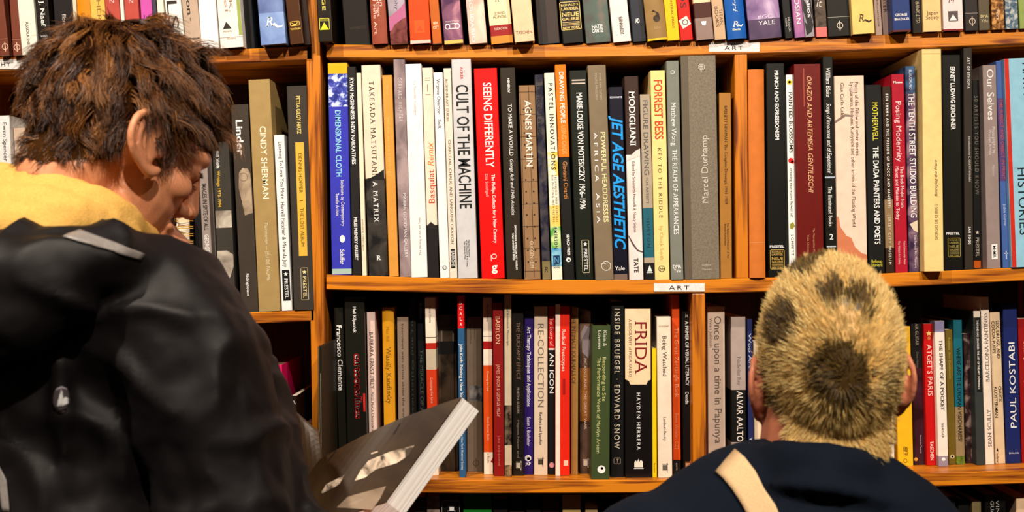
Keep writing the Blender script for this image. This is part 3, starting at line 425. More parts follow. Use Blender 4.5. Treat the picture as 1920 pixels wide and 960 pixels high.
# --- top shelf of the right bookcase (the heads of these books are above the picture)
TOP = [
 (593, 597, 27, 400, -2.2, 'hg', (40, 32, 24), 'black hardcover|with yellow triangle mark', [('T', 'ORANGE', -60, 20, 6, (216, 196, 80), 0, 'b'), ('frame', -10, 9, 34, 56, 1, (216, 206, 60)), ('poly', [(-8, 55), (-1, 42), (7, 55)], (240, 226, 40)), ('rect', -9, 8, 35, 40, (120, 110, 40))]),
 (640, 647, 48, 420, .6, 'h', (34, 27, 18), 'wide black hardcover|with faded dark lettering', [('T', 'VARNEDOE', 55, 30, 5, (60, 50, 30), 2, 'h')]),
 (693, 698, 29, 390, -.8, 'hr', (148, 70, 48), 'russet cloth hardcover|with vertical white title', [('T', 'of the Museum of Fine Art', -120, 64, 6, (240, 190, 170), -6), ('T', 'the Dutch Paintings', -90, 31, 6, (240, 190, 170), 1), ('T', 'European', -60, 12, 6, (240, 190, 170), 7)]),
 (726, 732, 33, 350, -.9, 'p', NZ((130, 120, 120), (180, 160, 170), 18), 'grey, pink and maroon softcover', [('band', 30, 58, NZ((160, 80, 110), (190, 110, 140), 30)), ('band', 56, 86, NZ((90, 30, 24), (120, 60, 60), 60)), ('poly', [(-16, 32), (4, 18), (16, 6), (16, 40), (-16, 58)], (178, 96, 128), .0003), ('poly', [(-16, 62), (-6, 46), (10, 36), (16, 34), (16, 80), (-16, 80)], NZ((84, 28, 24), (126, 60, 54), 80), .0004), ('T', 'Biography', -40, 18, 6, (100, 90, 100), 0)]),
 (765, 769, 39, 340, -1.2, 'h', (238, 70, 10), 'vivid orange red hardcover|showing pale page edges', [('rect', -10, 9, 38, 62, (230, 84, 14), .0002), ('poly', [(-6, 58), (0, 47), (6, 58)], (216, 70, 10)), ('band', 75.5, 84, (236, 190, 166))]),
 (804, 811, 18, 360, -1.2, 'p', (190, 92, 32), 'narrow rust orange paperback', [('T', 'NEW', 46, 9, 5, (240, 200, 160), 0, 'hk'), ('T', 'CITY', 54, 11, 5, (240, 200, 160), 0, 'hk')]),
 (826, 833, 36, 380, -1.0, 'p', NZ((76, 44, 70), (190, 130, 136), 24, (130, 80, 100)), 'plum marbled hardcover|with white scroll emblem', [('T', 'PRINCETON', 42, 26, 3, (230, 200, 200), 0, 'h'), ('rect', -12, 12, 44, 45.5, W), ('ring', -9, 50, 5, W, 1.4), ('ring', 9, 50, 5, W, 1.4), ('rect', -5, 5, 53, 54.4, W), ('band', 75.5, 84, (226, 180, 90))]),
 (873, 880, 34, 400, -1.0, 'p', NZ((216, 160, 140), (244, 204, 178), 25), 'blush marbled catalogue', [('T', 'SALVADOR SOLIDARIO', -90, 79, 6, (248, 230, 214), -8, 'b')]),
 (913, 921, 42, 360, -.8, 'hg', (236, 212, 164), 'cream jacketed hardcover|with crimson and ochre foot', [('band', 47, 67, (150, 20, 16)), ('band', 67, 86, (206, 130, 44)), ('T', 'JOHNS', 27, 19, 5, (110, 84, 50), 0, 'hs'), ('T', 'HOPKINS', 34, 25, 5, (110, 84, 50), 0, 'hs'), ('T', 'NORTON', 56, 24, 4.5, (240, 216, 190), 0, 'hs'), ('T', 'R', 3, 8, 12, (60, 46, 30), -2, 'hsi')]),
 (958, 965, 38, 380, -2.0, 'hg', (240, 190, 146), 'peach hardcover|with dark publisher capitals', [('T', 'TASCHEN', 63.5, 30, 5.5, (70, 46, 34), 0, 'h')]),
 (1004, 1010, 40, 400, -.2, 'h', (66, 54, 48), 'plain charcoal cloth hardcover', [('rect', -20, -2, -100, 82, (40, 33, 28), .0001)]),
 (1048, 1055, 40, 420, -.5, 'hg', (30, 28, 20), 'black hardcover|with gold framed poster lettering', neue(-20, 18, 3, 56, (226, 190, 110))),
 (1092, 1099, 47, 350, -.4, 'p', NZ((84, 72, 66), (120, 104, 92), 20, (84, 96, 84)), 'misty grey green catalogue|with white block letters', [('T', 'HATJE', 53, 20, 6.5, W, 0, 'hk'), ('T', 'CANTZ', 61, 21, 6.5, W, 0, 'hk')]),
 (1142, 1150, 34, 360, -.6, 'h', (240, 216, 200), 'off-white hardcover|with condensed black vertical word', [('T', 'REINHARDT', 32, 65, 6.5, K, 1, 'b'), ('T', 'AD', -30, -8, 6.5, K, 1, 'b')]),
 (1180, 1187, 25, 360, -.6, 'h', (48, 48, 54), 'slate black hardcover|with tiny white initials', [('T', 'AD', 43, 8, 8, W, -1, 'hk'), ('rect', 4, 12, -100, 76, (28, 27, 28), .0001)]),
 (1207, 1215, 37, 380, -1.4, 'hr', (150, 114, 66), 'olive tan hardcover|with dark comma mark', [('disc', 2, 35, 6.5, (60, 42, 24)), ('poly', [(2, 28.5), (8.5, 34), (7, 25), (-3, 19), (-6, 21), (2, 25)], (60, 42, 24)), ('T', '501', 55, 14, 5, (180, 146, 96), 1, 'hi'), ('band', 71.5, 82, (230, 180, 40))]),
 (1244, 1251, 24, 370, -1.0, 'p', (250, 184, 20), 'bright yellow paperback|with small vertical capitals', [('T', 'EAST CENTRAL PRESS', -30, 53, 4, (120, 84, 20), 2)]),
 (1268, 1276, 24, 340, -1.0, 'p', (198, 32, 20), 'scarlet paperback|with tilted white square logo', [('T', 'KIDS', -40, 15, 11, (80, 20, 16), 0, 's'), ('poly', [(-12, 38), (4, 30), (11, 46), (-5, 54)], (240, 216, 196), .0002), ('ring', 0, 42, 5.5, (60, 40, 34), 1.4)]),
 (1299, 1306, 33, 360, -1.0, 'h', (76, 40, 32), 'brown and taupe hardcover|with white ticket mark', [('band', 33.5, 80, (140, 112, 100)), ('band', -300, 5, (246, 196, 150)), ('poly', [(-5, 40), (5, 40), (3, 48), (-3, 48)], W)]),
 (1333, 1340, 22, 330, -.8, 'p', (196, 158, 120), 'narrow beige paperback|with double vertical capitals', [('T', 'BOOKS', 12, 50, 6, (90, 60, 40), -3), ('T', 'TITAN', 17, 46, 6, (110, 80, 56), 5)]),
 (1358, 1365, 36, 390, -1.2, 'hr', (26, 84, 156), 'cobalt blue cloth hardcover|with white script R', [('T', 'Alferri', -50, 23, 8, (220, 226, 236), 1, 'is'), ('T', 'R', 50, 12, 10, W, -1, 'his'), ('poly', [(2, 48), (9, 51), (13, 48), (12, 46), (9, 49), (4, 46)], W), ('T', 'Electa', 57, 15, 4, (230, 226, 190), 0, 'hk')]),
 (1398, 1405, 62, 360, -.6, 'p', NZ((92, 66, 104), (206, 176, 196), 16, (150, 116, 150)), 'wide purple cloudscape hardcover', [('band', 36, 80, NZ((64, 46, 70), (92, 68, 92), 20)), ('T', 'BGC', 35, 27, 7, (220, 196, 210), 2, 'hs'), ('T', 'YALE', 47, 32, 8, (236, 220, 226), 4, 'hs')]),
 (1465, 1472, 16, 350, -.5, 'p', (26, 23, 20), 'narrow black paperback|with two tiny white lines', [('T', 'MUSICA', 33, 60, 3, (200, 190, 180), 2), ('T', 'NOIRA', 34, 50, 3, (200, 190, 180), -3)]),
 (1484, 1491, 19, 340, -.6, 'p', NZ((110, 70, 130), (200, 120, 150), 14), 'pink violet paperback|with white serif capitals', [('T', 'GAGOSIAN', -40, 46, 8.5, W, 0, 's')]),
 (1504, 1510, 18, 340, -.8, 'p', (150, 140, 142), 'zebra striped paperback', [('poly', [(-9, -5), (-3, 5), (4, 24), (8, 48), (4, 60), (-6, 66), (-8, 40), (-3, 46), (-9, 20)], (40, 36, 34), .0002), ('poly', [(2, -8), (7, -8), (8, 40), (4, 20)], (40, 36, 34), .0002), ('T', 'Zeremblios', -60, 33, 6, W, 2, 's')]),
 (1526, 1530, 22, 350, -.3, 'p', NZ((58, 46, 40), (96, 78, 62), 80), 'brown mottled paperback|with pink foot', [('band', 51, 80, (222, 108, 98)), ('T', 'it', 13, 12, 14, (200, 186, 176), -2, 'his')]),
 (1549, 1553, 44, 350, -.5, 'h', (32, 29, 24), 'wide black hardcover|with white ring and bar emblem', [('rect', -22, 22, 31.5, 32.3, (160, 150, 130))] + phaidon(1, 48, (216, 200, 180), 6)),
 (1595, 1599, 42, 370, -1.5, 'h', (250, 194, 108), 'sandy yellow hardcover|with black script R', [('T', 'R', 40, 11, 13, (50, 38, 24), -3, 'his'), ('poly', [(1, 38), (10, 43), (16, 40), (15, 37), (11, 40), (4, 36)], (50, 38, 24))]),
 (1638, 1642, 13, 300, .2, 'p', (176, 146, 128), 'slim taupe catalogue', [('T', 'BYRON ART CENTRE', 0, 50, 3, (80, 60, 50), 0)]),
 (1652, 1656, 13, 310, .2, 'p', (150, 122, 108), 'slim mauve brown catalogue', [('T', 'CENTER', -24, 24, 6, (60, 46, 40), 0)]),
 (1671, 1674, 35, 360, -1.9, 'hg', (36, 56, 108), 'navy jacketed hardcover|with maroon board foot', [('T', 'GEORGE', 30, 22, 4.5, W, 0, 'hsk'), ('T', 'BRAZILLER', 38, 28, 4.5, W, 1, 'hsk'), ('band', 56, 80, (100, 16, 14))]),
 (1708, 1711, 19, 350, -.6, 'p', (36, 29, 20), 'narrow black hardcover|with pale italic capitals', [('T', 'BANK LTD.', 3, 44, 6, (190, 170, 130), 2, 'is')]),
 (1729, 1731, 35, 360, -1.0, 'h', (248, 196, 128), 'apricot hardcover|with two words in black', [('T', 'Japan', 27.5, 21, 6.5, (80, 54, 30), 1, 'h'), ('T', 'Society', 36, 24, 6.5, (80, 54, 30), 1, 'h')]),
 (1767, 1769, 38, 360, -1.1, 'h', (242, 216, 204), 'pinkish white hardcover|with black and white triangle logo', [('T', 'M', 5, 12, 9, (110, 30, 26), -2, 'hi'), ('band', 54.5, 80, (140, 26, 20))] + abrams(0, 30, (90, 76, 70), W, 9)),
 (1808, 1810, 25, 350, -.6, 'h', (52, 44, 38), 'charcoal hardcover|with white ring emblem and rule', [('rect', -12, 12, 24.5, 25.4, (170, 150, 130))] + phaidon(1, 40, (220, 196, 170), 6)),
 (1834, 1836, 21, 350, -.6, 'p', (98, 84, 62), 'olive grey paperback|with pale block initials', [('T', 'DMA', 33, 14, 5, (220, 196, 130), 0, 'hk'), ('T', 'Yale', 42, 13, 6, (200, 180, 140), 0, 'hs')]),
 (1858, 1860, 24, 330, -.6, 'p', NZ((90, 52, 26), (214, 150, 80), 150, (150, 96, 44)), 'gold brown floral paperback', [('T', 'Flora', 18, 37, 6, (240, 214, 180), 0, 's')]),
 (1884, 1886, 24, 330, -.6, 'p', NZ((70, 86, 100), (196, 190, 180), 150, (110, 126, 134)), 'blue grey floral paperback', []),
 (1909, 1912, 26, 330, -.6, 'p', (150, 162, 84), 'leaf green paperback', [('T', 'Flowers', -20, 34, 6, (60, 66, 30), 2)]),
]
row(TOP, Ztop, 'top shelf', 'art books on the top shelf', toprow=True, first_left='thick upright')

# --- top shelf of the left bookcase
TOPL = [
 (-12, -1, 19, 380, -1.0, 'p', (120, 62, 44), 'brick brown hardcover|with ring emblem at the photo edge', phaidon(3, 88, (236, 190, 160), 6) + [('rect', -9, 9, 73, 73.8, (190, 130, 100))], {}),
 (17, 24, 18, 380, -1.0, 'p', (124, 64, 46), 'brick brown hardcover|with ring emblem, second one along', phaidon(0, 89, (236, 190, 160), 6) + [('rect', -9, 9, 74, 74.8, (190, 130, 100))]),
 (32, 41, 31, 370, -1.2, 'h', (250, 232, 208), 'cream hardcover|with thin serif publisher word', [('T', 'ASSOULINE', 40, 85, 5, (60, 46, 36), -1, 's'), ('T', 'AV', -10, 6, 10, (50, 40, 30), -6, 'hb')]),
 (66, 74, 24, 380, -1.0, 'h', (36, 30, 22), 'black hardcover|with bold white author name', [('T', 'Photographs of J. Naef', -110, 50, 8, W, 0, 'bs'), ('T', 'WILL', 69, 14, 3, W, 0, 'h')]),
 (99, 106, 36, 360, -1.0, 'hg', (44, 38, 36), 'wide charcoal hardcover|above the dark haired head', [('T', 'Florence', 27, 60, 7, (220, 196, 180), 1, 's')]),
 (136, 142, 6, 370, -.9, 'p', (230, 206, 170), 'very thin cream booklet', []),
 (143, 149, 25, 350, -.9, 'hr', (226, 138, 28), 'marigold orange hardcover', [('T', 'amo', 28, 8, 6, (170, 90, 20), -2, 'hi')]),
 (168, 175, 28, 350, -1.0, 'h', (238, 184, 84), 'golden cream hardcover|with tall thin capitals', [('T', 'FEATHER', -50, 40, 7, (150, 110, 50), 2)]),
 (196, 204, 27, 340, -.9, 'p', (190, 78, 64), 'rose red softcover|with white letter, left of twins', [('T', 'N', 6, 8, 8, (240, 190, 180), 0, 'h')]),
 (224, 231, 7, 340, -.9, 'p', (236, 220, 200), 'thin white and black booklet', []),
 (232, 239, 27, 340, -.9, 'p', (190, 78, 64), 'rose red softcover|with white letter, right of twins', [('T', 'N', 6, 8, 8, (240, 190, 180), 0, 'h')]),
 (262, 268, 22, 340, -.9, 'p', (204, 84, 160), 'magenta pink paperback', [('T', 'lu', 34, 10, 6, (110, 30, 90), 0, 'h')]),
 (284, 291, 8, 340, -.7, 'p', (70, 64, 74), 'thin slate booklet', []),
 (293, 301, 13, 360, -.8, 'p', (244, 222, 194), 'narrow ivory paperback', []),
 (308, 317, 31, 370, -1.2, 'p', (248, 232, 214), 'white softcover|with huge thin capitals', [('T', 'ANIMALS', -200, 54, 19, (50, 40, 34), -2), ('T', 'TASCHEN', 79, 31, 5.5, (120, 90, 66), 0, 'h')]),
 (340, 349, 30, 370, -1.2, 'p', (190, 160, 134), 'tan softcover|with bold black lowercase word', [('T', 'exposition', -90, 29, 8, (50, 38, 30), -2, 'bs'), ('rect', -2, -1, 33, 40, (50, 38, 30)), ('T', 'esthetiques', 74, 23, 4, (60, 46, 36), 1, 'hk')]),
 (371, 378, 33, 360, -1.2, 'p', (254, 246, 234), 'blank bright white softcover', []),
 (406, 413, 44, 380, -1.3, 'h', (246, 224, 204), 'cream slipcased hardcover|with black triangle logo', [('rect', 15, 22, -120, 67, (150, 160, 76), .0002), ('T', 'Louis K.', -70, 23, 6, (130, 96, 70), 4), ('T', 'Meisel', -70, 21, 6, (170, 130, 104), -5), ('poly', [(-14, 53.5), (-7, 40), (2, 53.5)], (50, 42, 34)), ('T', 'Abrams', 60, 16, 4, (130, 100, 80), -6, 'h'), ('rect', -21, 22, 69.5, 70.3, (150, 120, 100)), ('T', 'Abrams', 74, 17, 4, (150, 120, 96), 0, 'h')]),
 (450, 457, 22, 380, .8, 'h', (24, 22, 16), 'recessed black hardcover', []),
 (482, 489, 48, 380, -2.4, 'hg', NZ((96, 116, 164), (150, 170, 206), 12), 'sky blue hardcover|with white script R', [('T', 'R', 49, 15, 17, W, -4, 'his'), ('poly', [(1, 46), (10, 53), (19, 52), (21, 48), (18, 50), (12, 50), (5, 43)], W), ('band', -300, 24, NZ((76, 88, 130), (120, 136, 176), 14))]),
 (535, 544, 26, 370, -1.9, 'hg', (76, 44, 24), 'chestnut hardcover|with gold book emblem', [('frame', -9, 9, 40, 49, 1, (224, 180, 70)), ('poly', [(-8, 41), (0, 46), (8, 41), (2, 47), (8, 48), (-8, 48), (-2, 47)], (230, 190, 80)), ('T', 'WATSON', 56, 19, 3.2, (230, 190, 80), 0, 'hk')]),
 (563, 571, 12, 360, -1.0, 'h', (44, 30, 18), 'dark brown book|squeezed against the upright', []),
]
row(TOPL, Zlt, 'left top shelf', 'photography books on the left top shelf', toprow=True)

# --- lower shelf of the left bookcase
LOWL = [
 (-22, -8, 40, 217, .0, 'h', (250, 232, 220), 'white hardcover|with black name at left photo edge', [('T', 'Ewen Spencer', 230, 303, 7, K, 10)]),
 (25, 42, 24, 240, 1.0, 'p', (206, 174, 146), 'beige paperback|beside the neck of the man', [('T', 'SARTOR & HARRIS', 265, 350, 5, (60, 46, 38), 2)]),
]
row(LOWL, Zll, 'left lower shelf', 'photography books on the left lower shelf')
LOWL2 = [
 (356, 373, 15, 296, .5, 'p', (30, 28, 26), 'thin black paperback behind the nose', []),
 (371, 386, 24, 297, .2, 'p', (150, 132, 120), 'grey paperback|with condensed capitals, dark edge', [('rect', 5, 12, 297, 590, (62, 52, 46), .0002), ('T', 'IMAGES IN SPITE OF ALL', 344, 432, 8, (44, 38, 36), -3, 'b'), ('T', 'GEORGES DIDI-HUBERMAN', 440, 541, 8, (228, 216, 204), -3, 'b')]),
 (397, 411, 32, 266, .2, 'p', (62, 56, 48), 'charcoal paperback|with pale photograph and yellow tag', [('T', 'Bill Viola', 283, 316, 5.5, W, -6, 'b'), ('T', 'Writings 1973-1994', 320, 388, 5.5, (224, 176, 60), -6, 'b'), ('rect', -15, 15, 395, 427, NZ((196, 180, 158), (120, 104, 88), 40), .0002), ('poly', [(-15, 470), (4, 470), (15, 478), (15, 500), (4, 530), (0, 560), (-15, 560)], NZ((190, 172, 150), (120, 106, 92), 30), .0002), ('rect', -5, 7, 562, 574, (240, 190, 20)), ('rect', 2, 4, 558, 577, (240, 190, 20))]),
 (432, 452, 33, 196, .1, 'p', (66, 56, 46), 'dark taupe paperback|with pale fingertip and bold name', [('T', 'Linder', 225, 291, 12, W, -2, 'k'), ('poly', [(-7, 324), (0, 315), (10, 317), (14, 326), (15, 352), (15, 400), (0, 404), (-4, 380), (-9, 352)], NZ((176, 150, 120), (130, 106, 84), 40), .0002), ('ring', 1, 332, 8, (120, 98, 78), 1), ('T', 'Ridinghouse', 513, 555, 5, W, -1, 'b')]),
 (465, 485, 41, 149, .0, 'h', (166, 134, 82), 'tall olive gold hardcover|with pale bold name', [('T', 'CINDY SHERMAN', 237, 373, 11, (244, 226, 190), 3, 'b'), ('T', 'Flammarion — JEU DE PAUME', 418, 526, 6, (226, 206, 164), 1, 's')]),
 (513, 528, 20, 253, .0, 'p', (248, 230, 218), 'white paperback|with black sans title and stamp', [('T', 'Learning To Love You More', 266, 373, 7, K, 2), ('T', 'Harrell Fletcher & Miranda July', 379, 501, 7, K, 1)] + prestel(506, 58, 1, W, False, K)),
 (537, 551, 38, 161, -.2, 'h', (62, 54, 46), 'dark grey hardcover|with yellow label panel', [('T', 'PETRA GILOY-HIRTZ', 180, 251, 7, (244, 206, 110), 2, 'b'), ('rect', -6, 10, 267, 480, (226, 172, 60), .0002), ('T', 'DENNIS HOPPER', 288, 362, 6.5, (70, 52, 24), 2), ('rect', -1, 5, 376, 377, (70, 52, 24)), ('T', 'THE LOST ALBUM', 390, 462, 6.5, (70, 52, 24), 2)] + prestel(502, 61, 3, (240, 214, 150))),
]
row(LOWL2, Zll, 'left lower shelf', 'photography books on the left lower shelf', first_left='spiral notebook')

# --- bottom shelf in full view
LOW = [
 (626, 636, 17, 577, .5, 'hg', (34, 32, 26), 'black hardcover|with white bold rounded name', [('T', 'Francesco Clemente', 610, 732, 9, W, 0, 'b')]),
 (645, 652, 38, 557, .2, 'hg', (34, 32, 26), 'black hardcover|with red outlined jagged lettering', [('T', 'Meli Kilpatrick', 575, 624, 5.5, W, 0, 'b'), ('T', 'cartoons/lines', 663, 785, 13, (190, 30, 30), 4, 'k'), ('T', 'cartoons/lines', 664, 784, 10, W, 4, 'b'), ('rect', 13, 17, 738, 772, (190, 40, 34))]),
 (687, 693, 16, 585, .8, 'p', (226, 190, 172), 'pale pink paperback|with thin dark capitals', [('T', 'BARBARA ERNST PREY', 623, 729, 7, (70, 54, 52), 0), ('T', 'MASS MoCA Chronicle of a Building', 735, 840, 5, (80, 62, 60), 0)]),
 (716, 721, 22, 577, .8, 'hr', (212, 142, 30), 'mustard yellow hardcover|with slim serif title', [('T', 'Max Bill', 612, 640, 5, (170, 110, 30), -1, 's'), ('T', 'Wassily Kandinsky', 650, 757, 9, (110, 74, 26), 0, 's')]),
 (744, 748, 21, 595, .8, 'p', (136, 112, 92), 'worn taupe paperback|with small dark title', [('T', 'Interviews with artists about the work', 607, 790, 4, (60, 46, 38), 0)]),
 (767, 769, 13, 560, 2.0, 'p', (26, 24, 20), 'narrow black paperback|in shade', [('T', 'Art and Otherness', 590, 780, 4, (60, 64, 46), 0)]),
 (781, 784, 15, 562, 2.4, 'h', (26, 26, 28), 'black hardcover|with dim green capitals', [('T', 'THE MIRACLE OF ANALOGY', 656, 830, 6, (70, 86, 66), 1, 's'), ('T', 'SILVERMAN', 568, 597, 4, (150, 150, 160), 0)]),
 (796, 803, 20, 558, .4, 'p', (240, 214, 186), 'white and red paperback|whose foot the held book hides', [('band', 632, 633.2, (60, 50, 44)), ('band', 643, 655, (176, 40, 26)), ('band', 655, 693, (190, 168, 140)), ('band', 693, 848, (196, 56, 26)), ('T', 'Marcel Dzama', 573, 605, 4, (110, 90, 76), 0), ('T', 'Crossing the Line', 708, 756, 4, (230, 170, 140), 0)]),
 (820, 824, 36, 590, 3.2, 'h', NZ((44, 35, 26), (84, 66, 48), 30), 'recessed dark brown pictured hardcover', [('rect', -18, 18, 640, 664, (26, 22, 18), .0002), ('rect', -12, -9, 620, 640, (140, 124, 106)), ('rect', 10, 13, 625, 640, (140, 124, 106))]),
 (857, 861, 13, 555, -.1, 'p', (46, 86, 120), 'slim blue paperback|with red capped spine', [('band', 550, 616, (206, 24, 20)), ('T', 'S', 571, 5, 6, W, 0, 'hs'), ('T', 'C', 581, 5, 6, W, 0, 'hs'), ('T', 'A', 591, 5, 6, W, 0, 'hs'), ('T', 'L', 601, 5, 6, W, 0, 'hs'), ('T', 'A', 611, 5, 6, W, 0, 'hs'), ('T', 'John Koch: Painting a New York Life', 645, 765, 5.5, W, 0, 'bs'), ('T', 'The New York Historical Society', 810, 881, 4.2, (210, 216, 220), 0)]),
 (874, 876, 30, 594, 1.8, 'h', (122, 102, 84), 'taupe hardcover|with small grey landscape picture', [('rect', -3, 15, 594, 890, (108, 88, 68), .0001), ('rect', -10, 15, 723, 753, NZ((50, 48, 46), (140, 130, 120), 60), .0002), ('rect', 0, 1, 605, 635, (80, 64, 50)), ('rect', -7, -6, 605, 645, (80, 64, 50))] + phaidon(2, 868, (70, 54, 38), 6)),
 (905, 907, 18, 558, .6, 'p', (238, 212, 184), 'white and orange red paperback|with crimson stripe', [('band', 630, 631.2, (60, 50, 44)), ('band', 640, 655, (160, 24, 18)), ('band', 685, 848, (212, 72, 20)), ('T', 'Marcel Dzama', 570, 603, 4, (110, 90, 76), 0), ('T', 'Crossing the Line', 696, 733, 4, (240, 190, 150), 0), ('T', 'David Zwirner Books', 782, 826, 4, (240, 180, 140), 0), ('T', 'in Books', 850, 868, 3.5, (100, 70, 50), 0), ('poly', [(9, 857), (4, 866), (9, 868)], (150, 20, 20))]),
 (923, 926, 20, 568, .3, 'p', (134, 24, 20), 'dark red paperback|with pale serif capitals', [('T', 'BABYLON', 593, 645, 8, (232, 180, 140), 0, 's'), ('T', 'JAMES ENSOR & GEORGE MILSY', 683, 782, 6, (220, 150, 120), 0, 's'), ('T', 'UNE BIOGRAPHIE', 818, 874, 4, (190, 100, 80), 0)]),
 (945, 946, 14, 553, .2, 'p', (196, 174, 142), 'ivory paperback|with black picture near the foot', [('band', 760, 835, NZ((34, 27, 20), (110, 92, 70), 90)), ('band', 872, 895, NZ((60, 44, 30), (160, 130, 90), 90)), ('T', 'Josef Breitenbach: Manuscripts', 573, 648, 4, (90, 74, 54), 0)]),
 (960, 961, 22, 585, .6, 'hg', (34, 30, 26), 'black hardcover|with faint condensed bronze capitals', [('T', 'THE DUCHAMP EFFECT', 604, 712, 7, (120, 92, 74), 1, 's'), ('T', 'MARTHA BUSKIRK', 727, 776, 4.5, (150, 130, 110), 0), ('T', 'Mignon Nixon and', 788, 858, 3.6, (130, 114, 96), 0)] + mitbars(1, 873, (170, 160, 140))),
 (983, 982, 18, 585, .6, 'p', (46, 28, 92), 'indigo paperback|with white serif lettering', [('T', 'Art Therapy Techniques and Applications', 612, 762, 7, W, 0, 's'), ('T', 'Susan I. Buchalter', 782, 836, 6.5, (220, 206, 210), 0), ('disc', -1, 859, 6, (226, 214, 206)), ('disc', 0, 860, 3, (46, 28, 92)), ('T', 'JKP', 872, 10, 5, W, -1, 'hb')]),
 (1001, 1001, 26, 575, .7, 'p', (216, 188, 158), 'cream paperback|with thin grey outlined capitals', [('T', 'RE-COLLECTION', 607, 763, 11, (110, 94, 82), 0, 't'), ('T', 'Rinehart and Ippolito', 773, 834, 5, (50, 40, 34), 0, 'b')] + mitbars(0, 866, (70, 58, 46))),
 (1028, 1028, 13, 575, .8, 'p', (30, 25, 22), 'red over black paperback|with white capitals', [('band', 570, 653, (190, 22, 22)), ('band', 653, 656, (240, 220, 200)), ('T', 'The Story of', 591, 649, 7, (250, 170, 150), 0), ('T', 'AN ICON', 662, 737, 8, W, 0), ('disc', 0, 872, 5, (196, 130, 130))]),
 (1041, 1041, 28, 575, .3, 'p', (222, 40, 14), 'red paperback|with broad white left stripe', [('rect', -14, -5, 570, 895, (240, 214, 190), .0001), ('T', 'Radical Prototypes', 618, 696, 6.5, (250, 200, 180), 2, 'b'), ('rect', 0, 5, 710, 740, (160, 24, 16)), ('rect', 2, 10, 863, 873, (246, 190, 160))]),
 (1071, 1070, 14, 577, .8, 'p', (152, 106, 54), 'ochre brown paperback|with dark serif capitals', [('T', 'THE INTIMATE JOURNALS OF', 590, 720, 6.5, (64, 42, 20), -2, 's'), ('rect', 4, 5, 577, 890, (190, 140, 80))]),
 (1086, 1087, 22, 583, 1.2, 'p', NZ((52, 36, 28), (120, 88, 70), 18), 'brown photograph covered paperback', [('band', 690, 790, NZ((150, 88, 40), (176, 110, 56), 20)), ('T', 'PICASSO AND THE GREAT WAR', 672, 805, 4.5, (236, 200, 170), 0), ('poly', [(-8, 624), (-1, 610), (9, 614), (10, 640), (6, 672), (-6, 660)], (150, 130, 126), .0002)] + mitbars(1, 868, (214, 190, 166))),
 (1110, 1108, 35, 610, -.4, 'h', (64, 74, 42), 'forest green hardcover|pulled to the shelf edge', [('T', 'Klein &', 620, 649, 6, (224, 214, 190), 7), ('T', 'Loveless', 620, 655, 6, (224, 214, 190), -3), ('T', 'Responding to Site', 670, 752, 6.5, (196, 190, 120), 6), ('T', 'The Performance Work of Marilyn Arsem', 670, 850, 6.5, (196, 190, 120), -4), ('disc', 2, 880, 7.5, W), ('disc', 3, 878, 2.5, K), ('rect', 3, 8, 882, 886, (64, 74, 42))]),
 (1146, 1145, 25, 565, .4, 'p', (27, 23, 20), 'black paperback|with spaced deco capitals', [('T', 'INSIDE BRUEGEL · EDWARD SNOW', 579, 841, 10, (216, 196, 164), -1, 'w'), ('frame', -7, 6, 858, 870, 1, (150, 130, 110)), ('T', 'T', 867.5, 5, 7, (170, 150, 130), 0, 'hs')]),
 (1171, 1172, 51, 578, .0, 'hg', (30, 24, 21), 'thick black hardcover|with cream label and red capitals', [('poly', [(-25, 579), (23, 579), (23, 712), (18, 714), (15, 721), (-15, 721), (-18, 714), (-25, 711)], (242, 204, 158), .0002), ('T', 'FRIDA', 602, 702, 22, (126, 24, 18), 5, 's'), ('T', 'A BIOGRAPHY of FRIDA KAHLO', 598, 707, 5, (90, 44, 34), -15, 's'), ('T', 'HAYDEN HERRERA', 736, 844, 6.5, W, 0, 'sw'), ('poly', [(-8, 876), (8, 876), (8, 866), (4, 862), (2, 866), (0, 860), (-3, 866), (-6, 863), (-8, 867)], (236, 220, 196)), ('rect', -8, 8, 868.5, 869.5, K), ('rect', -9, 9, 878, 879, (236, 220, 196))]),
 (1222, 1223, 9, 653, .2, 'p', (244, 196, 20), 'thin yellow paperback', [('T', 'fascism', 868, 886, 3.5, (140, 106, 20), 0)]),
 (1231, 1234, 27, 594, .1, 'p', (246, 214, 184), 'white paperback|with black sans title and grey mark', [('T', 'october', 613, 19, 4, (150, 120, 96), 0, 'h'), ('T', 'Being Watched', 630, 705, 7.5, (50, 40, 34), 1), ('T', 'Lambert-Beatty', 782, 826, 5.5, (80, 66, 56), 0)] + mitbars(0, 877, (104, 90, 78))),
 (1259, 1262, 15, 553, .6, 'p', (206, 72, 22), 'burnt orange paperback|with peach lettering, black foot', [('band', 862, 900, K), ('T', 'The Great Zentangle Book', 615, 745, 7.5, (240, 150, 100), 1), ('T', 'Beate Winkler, CZT', 775, 843, 6.5, (226, 130, 80), 0), ('T', 'quarto', 868, 882, 3, (190, 180, 160), 0)]),
 (1278, 1281, 17, 584, .5, 'p', (30, 25, 22), 'black paperback|with white capitals beside the divider', [('T', 'A PRIMER OF VISUAL LITERACY', 602, 723, 6, W, 1, 'b'), ('T', 'Dondis', 735, 758, 6, W, 0, 'b'), ('T', 'it', 595, 6, 7, W, 1, 'hs')] + mitbars(1, 873, (206, 146, 100))),
]
row(LOW, Zlow, 'bottom shelf', 'art books on the bottom shelf', first_left='black book overlapping the upright',
    back=(3, 2.5, 4, 4, 4, 6, 6.5, 3.4, 8, 2.2, 7.4, 5, 3.4, 3.2, 4, 5, 4.6, 5, 4.2, 5, 6, .7, 2.4, 1.9, 2.1, 1.7, 3.2, 3.2))
